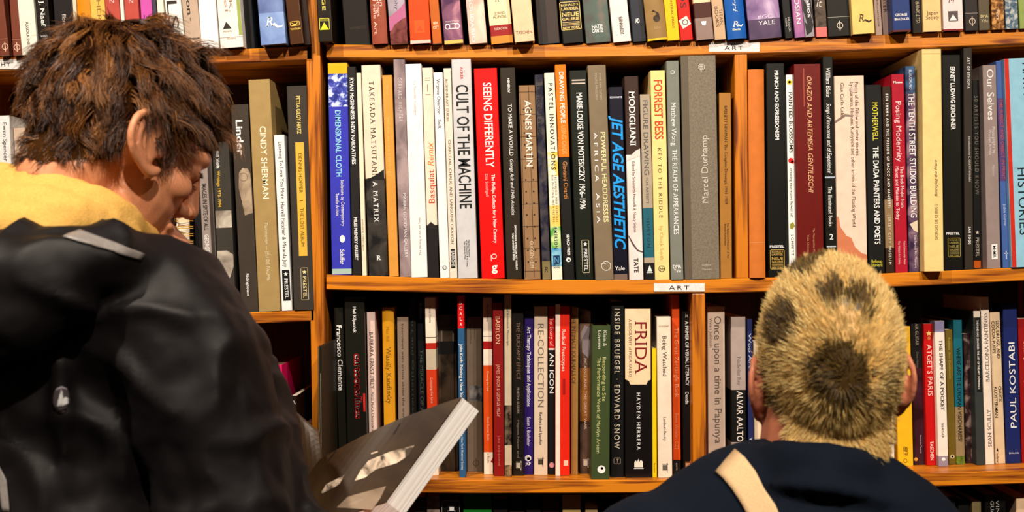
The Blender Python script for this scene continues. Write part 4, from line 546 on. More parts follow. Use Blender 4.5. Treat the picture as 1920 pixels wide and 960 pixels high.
LOWB = [
 (1326, 1328, 33, 575, .6, 'p', (206, 176, 152), 'pale taupe hardcover|with large rounded grey title', [('T', 'Once upon a time in Papunya', 593, 831, 13, (104, 88, 78), 3), ('T', 'Vivien Johnson', 596, 651, 5.5, (110, 94, 84), -10), ('ring', 0, 848, 5, (90, 74, 64), 1.2), ('T', 'NEW', 861, 11, 4.5, (90, 74, 64), 0, 'hb'), ('T', 'SOUTH', 866, 12, 3, (90, 74, 64), 0, 'h')]),
 (1370, 1372, 28, 594, .8, 'p', (174, 152, 138), 'grey paperback|with black panel and white capitals', [('band', 731, 829, K), ('T', 'Nicholas Ray', 669, 722, 6, (120, 106, 110), 1, 's'), ('T', 'ALVAR AALTO', 733, 828, 11, (226, 206, 190), 2, 'b')]),
 (1400, 1403, 11, 598, .8, 'p', (40, 44, 84), 'narrow navy paperback beside the ear', [('T', 'Wop Art', 625, 690, 5, (200, 200, 210), 0), ('T', 'Yale', 820, 838, 5, (220, 220, 226), 0)]),
 (1412, 1415, 24, 640, .6, 'p', (236, 204, 166), 'cream paperback|mostly behind the cropped head', []),
]
row(LOWB, Zlow, 'bottom shelf', 'art books on the bottom shelf', first_left='bottom shelf divider', back=(4, 4.5, 5, 6))
LOWR = [
 (1655, 1662, 16, 610, .9, 'p', (246, 226, 204), 'slim white paperback|just right of the ear', [('T', 'Vivienne Foster', 780, 824, 4.5, (120, 90, 76), 0, 's'), ('T', 'Samuel Foster Books', 836, 868, 3.6, (120, 96, 80), 1)]),
 (1678, 1684, 29, 612, .5, 'p', (240, 178, 34), 'golden yellow paperback|below the ear', [('T', 'HOW TO', 838, 854, 4, K, 2, 'b'), ('T', 'SEE IT', 838, 854, 4, K, -2, 'b'), ('ring', -1, 864, 4, (110, 84, 30), .8)]),
 (1706, 1714, 23, 569, .7, 'hg', NZ((46, 24, 26), (70, 36, 44), 20), 'dark plum hardcover|with grey vertical capitals', [('band', 565, 690, (30, 25, 22)), ('T', 'AIR GUITAR', 606, 648, 6, (160, 140, 120), 0, 's'), ('T', 'Dave Hickey', 660, 690, 4, (110, 96, 84), 0), ('T', 'Bernardo Tavares', 816, 850, 3, (190, 160, 160), 2), ('disc', -8, 861, 3.5, (216, 150, 60))]),
 (1731, 1738, 20, 607, .6, 'p', (192, 22, 18), 'red paperback|with yellow star and white capitals', [('star', 0, 625, 5.5, (250, 214, 110)), ('disc', 0, 634, 3, (210, 120, 60)), ('T', "ATGET'S PARIS", 646, 742, 9, (240, 200, 180), 0), ('T', 'TASCHEN', 827, 863, 6, (244, 210, 190), 0, 'b')]),
 (1752, 1760, 19, 602, .3, 'p', (246, 222, 202), 'white paperback|with lavender head and foot', [('band', 598, 623, (140, 130, 158)), ('band', 855, 880, (150, 132, 140)), ('T', 'THE SHAPE OF A POCKET', 637, 770, 6, (50, 40, 36), 1, 'sb'), ('T', 'BERGER', 794, 822, 4, (90, 74, 66), 0), ('disc', 0, 861, 3.4, W)]),
 (1772, 1779, 14, 618, .6, 'p', (120, 96, 34), 'olive brown paperback|with pale yellow lettering', [('T', 'Ruthless', 633, 656, 4, (200, 176, 80), 0), ('T', 'Ann Cvetkovich', 660, 710, 4, (190, 170, 80), 0), ('disc', 0, 856, 4, (220, 200, 150)), ('disc', 0, 856, 2, (120, 96, 34))]),
 (1787, 1793, 17, 600, .6, 'p', (30, 98, 108), 'teal and beige paperback|with black capitals', [('band', 763, 855, (150, 122, 84)), ('band', 855, 876, NZ((110, 130, 40), (70, 76, 36), 90)), ('T', 'WHERE ARE THE UTOPIAN VISIONARIES?', 652, 828, 7, (22, 26, 26), 0, 'b')]),
 (1806, 1811, 17, 626, 1.0, 'p', NZ((40, 28, 26), (130, 106, 96), 60, (60, 38, 36)), 'black and mauve scribbled paperback', []),
 (1824, 1831, 16, 583, .3, 'p', (58, 60, 56), 'slate paperback|with white head and long tiny title', [('rect', -7, 5, 583, 595, (226, 204, 180), .0002), ('rect', -4, 5, 595, 735, (34, 32, 30), .0002), ('T', 'THE MIND HAS CHANGED: THE ART OF THE ART EXPERIENCE', 600, 730, 3.5, (220, 206, 190), 0, 'k')]),
 (1837, 1848, 17, 557, .1, 'p', (240, 216, 192), 'tall white paperback|with upward serif capitals', [('T', 'BARCELONA PAINTINGS', 587, 716, 6.5, (90, 74, 66), 1, 'us'), ('T', 'SEAN SCULLY', 767, 838, 6.5, (90, 74, 66), 1, 'us')]),
 (1855, 1866, 20, 585, .4, 'p', (222, 188, 146), 'buff paperback|with two lines of black capitals', [('T', 'SEX, DRUGS, AND', 601, 672, 5.5, (50, 38, 28), 4, 'b'), ('T', 'COCOA PUFFS', 602, 662, 5.5, (50, 38, 28), -4, 'b'), ('T', 'CHUCK', 724, 754, 5.5, (50, 38, 28), 4, 'b'), ('T', 'KLOSTERMAN', 725, 783, 5.5, (50, 38, 28), -4, 'b'), ('poly', [(-7, 846), (-5, 839), (-3, 846)], K), ('T', 'Scribner', 848, 868, 4, K, -5)]),
 (1880, 1888, 27, 571, .4, 'h', (34, 42, 92), 'navy blue hardcover|with white capitals reading upward', [('T', 'PAUL KOSTABI', 642, 802, 11, W, 1, 'u'), ('T', 'BIBLOS', 851, 18, 3, (190, 190, 200), 0, 'h')]),
 (1908, 1916, 24, 597, .5, 'p', (150, 26, 22), 'dull red paperback|cut by the right photo edge', [('T', 'Why, No Evil Show by an Artist', 640, 850, 6, (226, 140, 120), -1, 'u')]),
]
row(LOWR, Zlow, 'bottom shelf', 'art books on the bottom shelf', first_left='bleached head', back=(7.2, 7.4, 8, 7, 5.8, 7.3, 7, 7.6, 5.6, 5.8, 6.3, 5.9, 6))

# --- lowest shelf, only the heads of its books in view
def lowest(specs, place, first):
    row(specs, Zbase, place, 'books on the lowest shelf', first_left=first)
lowest([
 (778, 780, 20, 932, 4, 'p', (50, 42, 36), 'dim brown book tip|below the held book', []),
 (800, 801, 25, 930, 3.5, 'p', NZ((90, 74, 64), (150, 126, 110), 40), 'taupe photographed book tip', []),
 (828, 829, 34, 938, 3, 'hg', (20, 18, 18), 'black book tip|with white framed capital letter', [('frame', -17, 17, 938, 1010, 1, (150, 140, 130)), ('T', 'I', 958, 16, 10, W, 2, 'hsk')]),
 (868, 869, 54, 926, 3.5, 'h', (14, 110, 36), 'wide green book tip', []),
 (924, 925, 28, 934, 3.5, 'p', (24, 22, 18), 'black book tip hugging the wide green one', []),
 (954, 955, 30, 928, 3.8, 'p', (34, 26, 18), 'brownish black book tip', []),
 (986, 987, 28, 935, 3.6, 'h', (18, 17, 16), 'black book tip hugging the brownish one', []),
 (1017, 1018, 32, 929, 4, 'h', (64, 30, 22), 'dark maroon book tip', []),
 (1054, 1055, 35, 928, 3.6, 'p', (176, 144, 84), 'sandy book tip', []),
 (1097, 1098, 24, 948, 3.6, 'p', (160, 130, 88), 'shorter tan book tip', []),
 (1124, 1125, 38, 934, 4, 'h', (28, 22, 20), 'broad black book tip', []),
 (1164, 1165, 22, 924, 3.6, 'p', (96, 88, 82), 'grey book tip|with vertical capitals', [('T', 'ATTRACTION', 926, 1010, 8, (190, 176, 160), 0)]),
], 'lowest shelf', 'book stacked unseen')
lowest([
 (1735, 1737, 12, 931, 3.6, 'p', (26, 23, 21), 'slim black book tip|by the dark shoulder', []),
 (1748, 1750, 25, 928, 3.6, 'p', (92, 44, 28), 'reddish brown book tip', []),
 (1776, 1778, 16, 931, 3.6, 'p', (24, 24, 22), 'black book tip|with single pale letter', [('T', 'Four', 952, 1000, 5, (190, 190, 180), 0)]),
 (1796, 1798, 22, 936, 4.2, 'h', (20, 18, 17), 'dusky black book tip', []),
 (1822, 1824, 18, 940, 3.6, 'p', (120, 102, 66), 'khaki book tip', []),
 (1846, 1848, 40, 928, 3.6, 'hg', (26, 24, 22), 'wide black book tip|with grey double capitals', [('T', 'VINAYA', 937, 1000, 6, (170, 160, 146), 4), ('T', 'GUARNERI', 939, 1000, 6, (170, 160, 146), -6)]),
 (1905, 1907, 30, 934, 3.2, 'p', (222, 184, 142), 'beige book tip|at the lower right corner', []),
], 'lowest shelf', 'dark shoulder')
# books in the dark bay of the left bookcase
book(508, 512, 21, 684, 3, 'p', (226, 30, 96), [('T', 'BILL JAY', 700, 760, 6, (160, 20, 60), 0)], Zlb, 'hot pink book in the dark bay left of the upright', 'books in the dark lower bay', depth=.18, pagecol=(120, 90, 70))
book(545, 547, 12, 742, 2.5, 'p', (40, 30, 24), [('T', 'A', 758, 7, 7, W, 0, 'h')], Zlb, 'small black book with pale page top right of the hot pink book', 'books in the dark lower bay', depth=.19)
book(562, 564, 16, 800, 3, 'p', (96, 70, 40), [], Zlb, 'short brown book beside the upright in the dark lower bay', 'books in the dark lower bay', depth=.17)
# the big black book pulled out over the thick upright
book(596.5, 598.5, 5.2, 650, -13, 'h', (44, 38, 28), [('rect', -2.4, -1, 650, 900, (150, 136, 110)), ('rect', 1, 2.3, 700, 900, (150, 136, 110))], Zlow, 'black book overlapping the upright, pulled out beyond its shelf edge', 'art books on the bottom shelf', depth=.2)
# ------------------------------------------------------------------ people: shapes are grown together into one skin
def sph(c, r, M=None, seg=20, ring=12):
    r = (r, r, r) if not hasattr(r, '__len__') else r
    v = []; f = []
    for i in range(ring + 1):
        a = math.pi * i / ring
        for j in range(seg):
            b = 2 * math.pi * j / seg; v.append(Vector((r[0] * math.sin(a) * math.cos(b), r[1] * math.sin(a) * math.sin(b), r[2] * math.cos(a))))
    for i in range(ring):
        for j in range(seg): f.append((i * seg + j, i * seg + seg + j, i * seg + seg + (j + 1) % seg, i * seg + (j + 1) % seg))
    c = Vector(c)
    if M is not None and len(M) == 3: v = [M @ p + c for p in v]
    elif M is not None: v = [M @ (p + c) for p in v]
    else: v = [p + c for p in v]
    return v, f
def tube(pts, rad, M=None, n=14, sub=5, flat=None):
    """smooth tapered tube with round ends; flat = (direction, factor) widens its section along a direction"""
    pts = [Vector(p) for p in pts]; m = len(pts); q = []; rr = []
    for i in range(m - 1):
        p0, p1, p2, p3 = pts[max(0, i - 1)], pts[i], pts[i + 1], pts[min(m - 1, i + 2)]
        for k in range(sub):
            t = k / sub; q.append(.5 * ((2 * p1) + (p2 - p0) * t + (2 * p0 - 5 * p1 + 4 * p2 - p3) * t * t + (3 * p1 - p0 - 3 * p2 + p3) * t ** 3)); rr.append(rad[i] + (rad[i + 1] - rad[i]) * t)
    q.append(pts[-1]); rr.append(rad[-1])
    t0 = (q[1] - q[0]).normalized(); t1 = (q[-1] - q[-2]).normalized()
    Q = [(q[0] - t0 * rr[0] * math.cos(a), rr[0] * math.sin(a)) for a in (.05, .5, 1.0)] + list(zip(q, rr)) + [(q[-1] + t1 * rr[-1] * math.cos(a), rr[-1] * math.sin(a)) for a in (1.0, .5, .05)]
    v = []; f = []; u = t0.orthogonal().normalized()
    for i, (p, r) in enumerate(Q):
        t = (Q[min(i + 1, len(Q) - 1)][0] - Q[max(i - 1, 0)][0]).normalized()
        u = (u - t * u.dot(t)).normalized(); w_ = t.cross(u)
        for j in range(n):
            a = 2 * math.pi * j / n; d = u * (r * math.cos(a)) + w_ * (r * math.sin(a))
            if flat: e = Vector(flat[0]).normalized(); d = d + e * (d.dot(e) * (flat[1] - 1))
            v.append(p + d)
    for i in range(len(Q) - 1):
        for j in range(n): f.append((i * n + j, i * n + (j + 1) % n, i * n + n + (j + 1) % n, i * n + n + j))
    f += [tuple(range(n - 1, -1, -1)), tuple((len(Q) - 1) * n + j for j in range(n))]
    if M is not None: v = [M @ p for p in v]
    return v, f
def union(name, prims, m, parent, voxel, smooth, disp=None, factor=.5):
    v = []; f = []
    for a, b in prims:
        o = len(v); v += a; f += [tuple(o + i for i in q) for q in b]
    o = mesh_obj('t', v, f, m)
    r = o.modifiers.new('r', 'REMESH'); r.mode = 'VOXEL'; r.voxel_size = voxel
    if smooth: s = o.modifiers.new('s', 'SMOOTH'); s.iterations = smooth; s.factor = factor
    dg = bpy.context.evaluated_depsgraph_get(); me = bpy.data.meshes.new_from_object(o.evaluated_get(dg))
    bpy.data.objects.remove(o)
    if disp:
        N = [vt.normal.copy() for vt in me.vertices]
        for vt, nn in zip(me.vertices, N): vt.co = vt.co + nn * disp(vt.co)
    me.polygons.foreach_set('use_smooth', [True] * len(me.polygons)); me.name = name
    if not me.materials: me.materials.append(m)
    o = bpy.data.objects.new(name, me); COL.objects.link(o); o.parent = parent
    return o
def bvh(o):
    return BVHTree.FromPolygons([v.co.copy() for v in o.data.vertices], [tuple(p.vertices) for p in o.data.polygons])
def drape(name, tree, corners, m, parent, nu=10, nv=10, lift=.0015, thick=.0012, ellipse=False):
    """a flat patch of cloth or print laid onto a surface; corners (px) bl, br, tr, tl of the patch, or centre and radii"""
    rows = []
    for i in range(nu + 1):
        r = []
        for j in range(nv + 1):
            a, b = i / nu, j / nv
            if ellipse: px = corners[0] + corners[2] * a * math.cos(2 * math.pi * b); py = corners[1] + corners[3] * a * math.sin(2 * math.pi * b)
            else:
                c = corners; px = (c[0][0] * (1 - a) + c[1][0] * a) * (1 - b) + (c[3][0] * (1 - a) + c[2][0] * a) * b; py = (c[0][1] * (1 - a) + c[1][1] * a) * (1 - b) + (c[3][1] * (1 - a) + c[2][1] * a) * b
            d = (P(px, py) - C0).normalized(); h = tree.ray_cast(C0, d)
            r.append((h[0] + h[1] * lift) if h[0] is not None else None)
        rows.append(r)
    v = []; idx = {}
    for i, r in enumerate(rows):
        for j, p in enumerate(r):
            if p is not None: idx[i, j] = len(v); v.append(p)
    f = [tuple(idx[k] for k in ((i, j), (i + 1, j), (i + 1, j + 1), (i, j + 1))) for i in range(nu) for j in range(nv) if all(k in idx for k in ((i, j), (i + 1, j), (i + 1, j + 1), (i, j + 1)))]
    o = mesh_obj(name, v, f, m, parent, None, True)
    if thick: s = o.modifiers.new('thickness', 'SOLIDIFY'); s.thickness = thick; s.offset = 1
    return o
def head_prims(M, ear=1.0, ert=14, ex=0, ez=0):
    p = [sph((-.012, 0, .035), (.098, .077, .09), M, 32, 20), sph((.034, 0, -.03), (.06, .061, .085), M), sph((.03, 0, -.062), (.055, .056, .05), M),
         sph((.082, 0, -.098), (.02, .022, .018), M), tube([(.016, -.048, -.062), (.04, -.042, -.085), (.074, -.018, -.1), (.074, .018, -.1), (.04, .042, -.085), (.016, .048, -.062)], [.013, .015, .015, .015, .015, .013], M),
         tube([(.066, -.048, .014), (.088, -.022, .023), (.088, .022, .023), (.066, .048, .014)], [.007, .012, .012, .007], M),
         tube([(.094, 0, .012), (.104, 0, -.014), (.110, 0, -.032)], [.008, .009, .0115], M)]
    for s in (-1, 1):
        p += [sph((.062, s * .044, -.022), (.024, .016, .018), M), sph((.101, s * .012, -.038), (.011, .008, .008), M), sph((.078, s * .031, .002), (.0135, .016, .012), M)]
        E = M @ Matrix.Translation((ex - .006, s * .07, -.002 + ez)) @ Matrix.Scale(s, 4, (0, 1, 0)) @ Matrix.Scale(ear, 4) @ Matrix.Rotation(R(ert), 4, 'Y').inverted()
        hx = [(.010, .008, -.002), (.013, .013, .02), (.004, .018, .034), (-.012, .023, .033), (-.024, .027, .016), (-.024, .025, -.004), (-.015, .019, -.02), (-.004, .013, -.031), (.006, .008, -.03)]
        p += [tube(hx, [.0042, .0042, .0045, .005, .005, .0048, .005, .0066, .006], E, 10), sph((-.007, .011, .003), (.018, .005, .028), E), tube([(-.006, .018, .024), (-.014, .02, .008), (-.012, .018, -.01), (-.002, .014, -.018)], [.004, .0042, .0042, .004], E, 10), sph((.011, .01, -.01), (.005, .006, .008), E),
              sph((-.004, .001, .0), (.014, .012, .022), E)]
    p += [tube([(.088, -.022, -.064), (.097, 0, -.062), (.088, .022, -.064)], [.005, .0065, .005], M, 10), tube([(.086, -.018, -.074), (.094, 0, -.075), (.086, .018, -.074)], [.005, .0072, .005], M, 10)]
    return p
def hand_prims(wr, a, n, side):
    """palm, four fingers and a thumb; a = finger direction, n = way the palm faces, side = +1 / -1 for the thumb"""
    a = Vector(a).normalized(); n = (Vector(n) - a * Vector(n).dot(a)).normalized(); t = a.cross(n) * side; wr = Vector(wr)
    p = [tube([wr - a * .02, wr + a * .03, wr + a * .08], [.023, .026, .027], None, 14, 4, (n, .5))]
    for k, (o, L) in enumerate(((.031, .07), (.0105, .08), (-.0105, .074), (-.03, .058))):
        q = wr + a * .078 + t * o; pts = [q - a * .02, q]; d = a
        for j, (l, ang) in enumerate(((.46, 38), (.3, 45), (.24, 28))):
            e = d.cross(n); e = t if e.length < 1e-6 else t
            d = (d * math.cos(R(ang)) + n * math.sin(R(ang)) * (1 if True else 0)).normalized(); pts.append(pts[-1] + d * (L * l))
        p.append(tube(pts, [.0092, .0092, .0085, .0078, .0068], None, 10, 4))
    q = wr + a * .022 + t * .026
    p.append(tube([q, q + a * .03 + t * .022 + n * .008, q + a * .056 + t * .026 + n * .022, q + a * .074 + t * .02 + n * .036], [.0125, .0105, .0092, .0075], None, 10, 4))
    return p
def strands(pts_list, rad, mids, tri=3):
    """pts_list (n, k, 3) -> thin tapered three-sided hairs"""
    n, k, _ = pts_list.shape
    t = np.gradient(pts_list, axis=1); t /= np.linalg.norm(t, axis=2, keepdims=True) + 1e-9
    ref = np.random.RandomState(3).normal(size=(n, 1, 3)); u = np.cross(t, ref); u /= np.linalg.norm(u, axis=2, keepdims=True) + 1e-9; w_ = np.cross(t, u)
    prof = np.linspace(1, .18, k)[None, :, None] * rad
    V = np.stack([pts_list + prof * (u * math.cos(a) + w_ * math.sin(a)) for a in (0, 2.094, 4.189)], 2).reshape(-1, 3)
    base = (np.arange(n)[:, None] * k + np.arange(k - 1)[None]).reshape(-1) * 3
    F = np.concatenate([np.stack([base + j, base + (j + 1) % 3, base + 3 + (j + 1) % 3, base + 3 + j], 1) for j in range(3)])
    FM = np.tile(np.repeat(mids, k - 1), 3)
    return V, F, FM
def np_mesh(name, V, F, FM, mats, parent, smooth=True):
    me = bpy.data.meshes.new(name); nf = len(F)
    me.vertices.add(len(V)); me.vertices.foreach_set('co', np.asarray(V, np.float32).ravel())
    me.loops.add(nf * 4); me.loops.foreach_set('vertex_index', np.asarray(F, np.int32).ravel())
    me.polygons.add(nf); me.polygons.foreach_set('loop_start', np.arange(nf, dtype=np.int32) * 4); me.polygons.foreach_set('material_index', np.asarray(FM, np.int32))
    for m in mats: me.materials.append(m)
    me.update(calc_edges=True); me.validate()
    if smooth: me.polygons.foreach_set('use_smooth', np.ones(len(me.polygons), bool))
    o = bpy.data.objects.new(name, me); COL.objects.link(o); o.parent = parent
    return o
def hair_mat(name, c, rough=.38):
    m, nt, b = new_mat(name); b.inputs['Base Color'].default_value = alb(c); b.inputs['Roughness'].default_value = rough; b.inputs['Specular IOR Level'].default_value = .6
    return m
def head_frame(c, yaw, pitch, roll=0, scale=1.0):
    f = Vector((math.cos(yaw) * math.cos(pitch), math.sin(yaw) * math.cos(pitch), math.sin(pitch)))
    l = Vector((-math.sin(yaw), math.cos(yaw), 0)); u = f.cross(l)
    M = Matrix(((f.x, l.x, u.x), (f.y, l.y, u.y), (f.z, l.z, u.z))).to_4x4() @ Matrix.Rotation(roll, 4, 'X') @ Matrix.Scale(scale, 4)
    return Matrix.Translation(c) @ M
def legs(hip, fwd, z0, mt, ms, parent, body):
    rt = Vector((fwd.y, -fwd.x, 0)); tr = []
    for s in (-1, 1):
        h = hip + rt * (s * .09); k = Vector((h.x + fwd.x * .03, h.y + fwd.y * .03, .50)); an = Vector((h.x - fwd.x * .02, h.y - fwd.y * .02, .09))
        body.append(tube([h, k, an], [.07, .045, .03])); body.append(sph((an.x + fwd.x * .05, an.y + fwd.y * .05, .05), (.04, .04, .03)))
        tr.append(tube([h + Vector((0, 0, .06)), h, k, Vector((an.x, an.y, .075))], [.1, .095, .07, .06]))
        ang = math.atan2(fwd.y, fwd.x); Mz = Matrix.Rotation(ang, 3, 'Z')
        union('shoe', [sph((an.x + fwd.x * .06, an.y + fwd.y * .06, .045), (.14, .05, .045), Mz), sph((an.x, an.y, .07), (.055, .045, .05), Mz)], ms, parent, .008, 3)
    tr.append(sph(hip + Vector((0, 0, .03)), (.17, .12, .13), Matrix.Rotation(math.atan2(fwd.y, fwd.x) + math.pi / 2, 3, 'Z')))
    union('trousers', tr, mt, parent, .012, 6)
SKIN = plain('skin', (232, 150, 104), .45, .4, .08, 700, .12)
NOISE = noise.noise
CLOTHN = lambda p, s: NOISE(Vector((p.x * s, p.y * s, p.z * s)))

# ---- the man with brown hair on the left
MANROOT = empty('person', (P(60, 480, -.45).x, -.46, 0), 'person with messy brown hair and black jacket over yellow hood, reading an open book', 'person')
MAN_INV = Matrix.Translation(MANROOT.location).inverted()
HM = head_frame(P(224, 263, -.45), R(36), R(-27), R(2), .975)
def man_child(o): o.matrix_parent_inverse = MAN_INV; return o
fw = Vector((.64, .77, 0)); rt = Vector((.77, -.64, 0))
C7 = P(112, 470, -.43); SR = P(358, 690, -.54); SL = C7 - rt * .17 + Vector((0, 0, -.10)); EL = P(455, 1120, -.56); WRI = P(580, 1040, -.51)
ELL = SL + Vector((.06, .06, -.3)); WRL = P(570, 1035, -.3)
hipm = Vector((P(30, 480, -.45).x, -.43, .93))
nk = HM @ Vector((-.035, 0, -.05))
body = head_prims(HM, .97, 34, .013, -.003)
body += [tube([HM @ Vector((-.022, 0, -.03)), HM @ Vector((-.03, 0, -.085)), C7 + Vector((.05, .02, .0)), C7 + Vector((.02, .02, -.1))], [.054, .052, .058, .075]),
         tube([HM @ Vector((.02, 0, -.075)), C7 + Vector((.1, .05, -.02))], [.04, .045]),
         tube([C7 + Vector((0, .03, -.08)), Vector((C7.x - .02, C7.y + .02, 1.2)), hipm], [.09, .11, .11]), tube([SL + Vector((0, 0, -.02)), C7 + Vector((0, .03, -.1)), SR], [.045, .06, .045]),
         tube([SR, EL, WRI], [.045, .036, .026]), tube([SL, ELL, WRL], [.045, .036, .026])]
BK = [P(866, 745, -.40), P(725, 941, -.43), P(598, 866, -.40)]
body += hand_prims(WRI, P(650, 1062, -.46) - WRI, Vector((-.3, .2, .9)), 1) + hand_prims(WRL, P(640, 1050, -.27) - WRL, Vector((0, -.6, .7)), -1)
TROU = plain('dark_trousers', (40, 40, 48), .8); SHOE = plain('dark_shoe', (44, 36, 30), .6)
k0 = len(bpy.data.objects)
before = set(bpy.data.objects)
legs(hipm, fw, 0, TROU, SHOE, MANROOT, body)
MANBODY = union('body', body, SKIN, MANROOT, .0023, 6)
# hair
def hair_zone_man(q):
    x, y, z = q; ay = abs(y)
    if x > .02 and z < .055 + (x - .02) * .25: return z > .012 and x < .05 and ay > .05 and z > (x - .02) * 1.9
    if -.016 < x <= .024 and z < .03: return x > .008 and z > -.012
    if x <= -.016: return z > -.034 - min(.036, (-.016 - x) * .6)
    return True
def scalp(body_o, M, zone, n, seed, extra=None):
    """points spread over the hairy part of a head: position, normal (both in head space), picked by area"""
    me = body_o.data; Mi = M.inverted(); rs = np.random.RandomState(seed)
    nv = len(me.vertices); co = np.empty(nv * 3); me.vertices.foreach_get('co', co); co = co.reshape(-1, 3)
    A = np.array(Mi); loc = co @ A[:3, :3].T + A[:3, 3]
    tri = []
    for p in me.polygons:
        vs = p.vertices; c = loc[list(vs)].mean(0)
        if abs(c[0]) < .13 and abs(c[1]) < .1 and -.14 < c[2] < .14 and zone(c):
            e = ((c[0] + .012) / .098) ** 2 + (c[1] / .077) ** 2 + ((c[2] - .035) / .09) ** 2
            if e > 1.09 and c[2] > -.045 and abs(c[1]) > .06: continue      # the ears stay bare
            for k in range(1, len(vs) - 1): tri.append((vs[0], vs[k], vs[k + 1]))
    tri = np.array(tri); a, b, c = loc[tri[:, 0]], loc[tri[:, 1]], loc[tri[:, 2]]
    nr = np.cross(b - a, c - a); ar = np.linalg.norm(nr, axis=1); nr /= ar[:, None] + 1e-12
    pick = rs.choice(len(tri), n, p=ar / ar.sum()); u = rs.rand(n, 2); fl = u.sum(1) > 1; u[fl] = 1 - u[fl]
    p = a[pick] + (b - a)[pick] * u[:, :1] + (c - a)[pick] * u[:, 1:]
    return p, nr[pick], tri, loc
def to_world(M, pts): A = np.array(M); return pts @ A[:3, :3].T + A[:3, 3]
def push_out(p, extra):
    c = np.array((-.012, 0, .035)); r = np.array((.098, .077, .09)) + extra
    q = (p - c) / r; l = np.linalg.norm(q, axis=1); ins = (l < 1) & (p[:, 2] > -.02)
    p[ins] = c + (q[ins] / l[ins, None]) * r
    return p
def cap(name, tri, loc, M, off, mids, mats, parent):
    """the layer of underhair close to the scalp"""
    used, inv = np.unique(tri, return_inverse=True); t = inv.reshape(-1, 3); v = loc[used].copy()
    nr = np.zeros_like(v); fn = np.cross(v[t[:, 1]] - v[t[:, 0]], v[t[:, 2]] - v[t[:, 0]])
    for k in range(3): np.add.at(nr, t[:, k], fn)
    nr /= np.linalg.norm(nr, axis=1, keepdims=True) + 1e-12
    v = to_world(M, v + nr * off)
    return v, t
gN, sN, K_ = 300, 16000, 9
gp, gn, tri, loc = scalp(MANBODY, HM, hair_zone_man, gN, 5)
sp, sn, _, _ = scalp(MANBODY, HM, hair_zone_man, sN, 6)
grav = np.array((HM.to_3x3().inverted() @ Vector((0, 0, -1)))[:])
def guide_paths(p, n, seed):
    rs = np.random.RandomState(seed); m = len(p); crown = np.array((-.062, .012, .108))
    d = p - crown; d -= (d * n).sum(1, keepdims=True) * n; d /= np.linalg.norm(d, axis=1, keepdims=True) + 1e-6
    z = p[:, 2]; x = p[:, 0]
    L = np.interp(z, [-.1, -.06, -.02, .03, .07, .11], [.008, .013, .024, .036, .05, .055]) * (1 + .22 * rs.normal(size=m)).clip(.6, 1.4) + np.where((x > .03) & (z > .04), -.009, 0)
    up = np.interp(z, [-.06, .0, .05, .1], [.3, .3, .24, .14])[:, None]
    dirv = n * up + d * .85 + rs.normal(size=(m, 3)) * .22; dirv /= np.linalg.norm(dirv, axis=1, keepdims=True)
    out = [p.copy()]; q = p.copy(); ph = rs.rand(m, 3) * 6.28; ax = rs.normal(size=(m, 3))
    for k in range(1, K_):
        t = k / (K_ - 1)
        curl = np.sin(ph + t * 6.5) * .42
        dirv = dirv + grav * .09 * np.interp(z, [0, .06], [.9, 1.0])[:, None] + curl * .6
        dirv /= np.linalg.norm(dirv, axis=1, keepdims=True)
        q = push_out(q + dirv * (L / (K_ - 1))[:, None], .004 + .012 * t)
        out.append(q.copy())
    return np.stack(out, 1)
G = guide_paths(gp, gn, 8)
d2 = ((sp[:, None] - gp[None]) ** 2).sum(2); near = d2.argmin(1)
rs = np.random.RandomState(9); tt = np.linspace(0, 1, K_)[None, :, None]
g = G[near]; rel = (sp - gp[near])[:, None]
S = g + rel * (1 - .72 * tt) + rs.normal(size=(sN, 1, 3)) * .0035 * tt + np.sin(tt * 9 + rs.rand(sN, 1, 3) * 6.28) * .0011 * tt
S = S[:, 0:1] + (S - S[:, 0:1]) * (.75 + .4 * rs.rand(sN, 1, 1))
HB = [hair_mat('brown_hair', (116, 70, 34)), hair_mat('dark_brown_hair', (66, 38, 18)), hair_mat('light_brown_hair', (168, 108, 56))]
mid = np.where(rs.rand(sN) < .7, rs.choice(3, gN, p=(.42, .4, .18))[near], rs.choice(3, sN, p=(.4, .4, .2)))
V, F, FM = strands(to_world(HM, S), .00062, mid)
cv, ct = cap('c', tri, loc, HM, .0016, None, HB, MANROOT)
F4 = np.concatenate([F, np.concatenate([ct, ct[:, 2:]], 1) + len(V)]) if False else F
MANHAIR = np_mesh('hair', V, F, FM, HB, MANROOT)
UND = mesh_obj('underhair', cv, [tuple(map(int, t)) for t in ct], plain('scalp_hair', (66, 42, 24), .9, .05), MANROOT, None, True)
# brow and lashes on the side turned to us
bl = []
for i in range(90):
    t = rng.random(); y = -.018 - t * .034; b0 = np.array((.093 - t * .016 - t * t * .012, y, .026 + .006 * math.sin(t * 3))); b1 = b0 + np.array((.002, -.005, .004)); bl.append([b0, (b0 + b1) / 2 + .0006, b1])
for i in range(40):
    t = rng.random(); y = -.02 - t * .024; b0 = np.array((.091 - t * .012, y, .004)); b1 = b0 + np.array((.009, -.003, .000)); bl.append([b0, (b0 + b1) / 2 + np.array((0, 0, -.001)), b1])
V, F, FM = strands(to_world(HM, np.array(bl)), .00055, np.zeros(len(bl), int)); np_mesh('eyebrow', V, F, FM, HB[1:2], MANROOT)
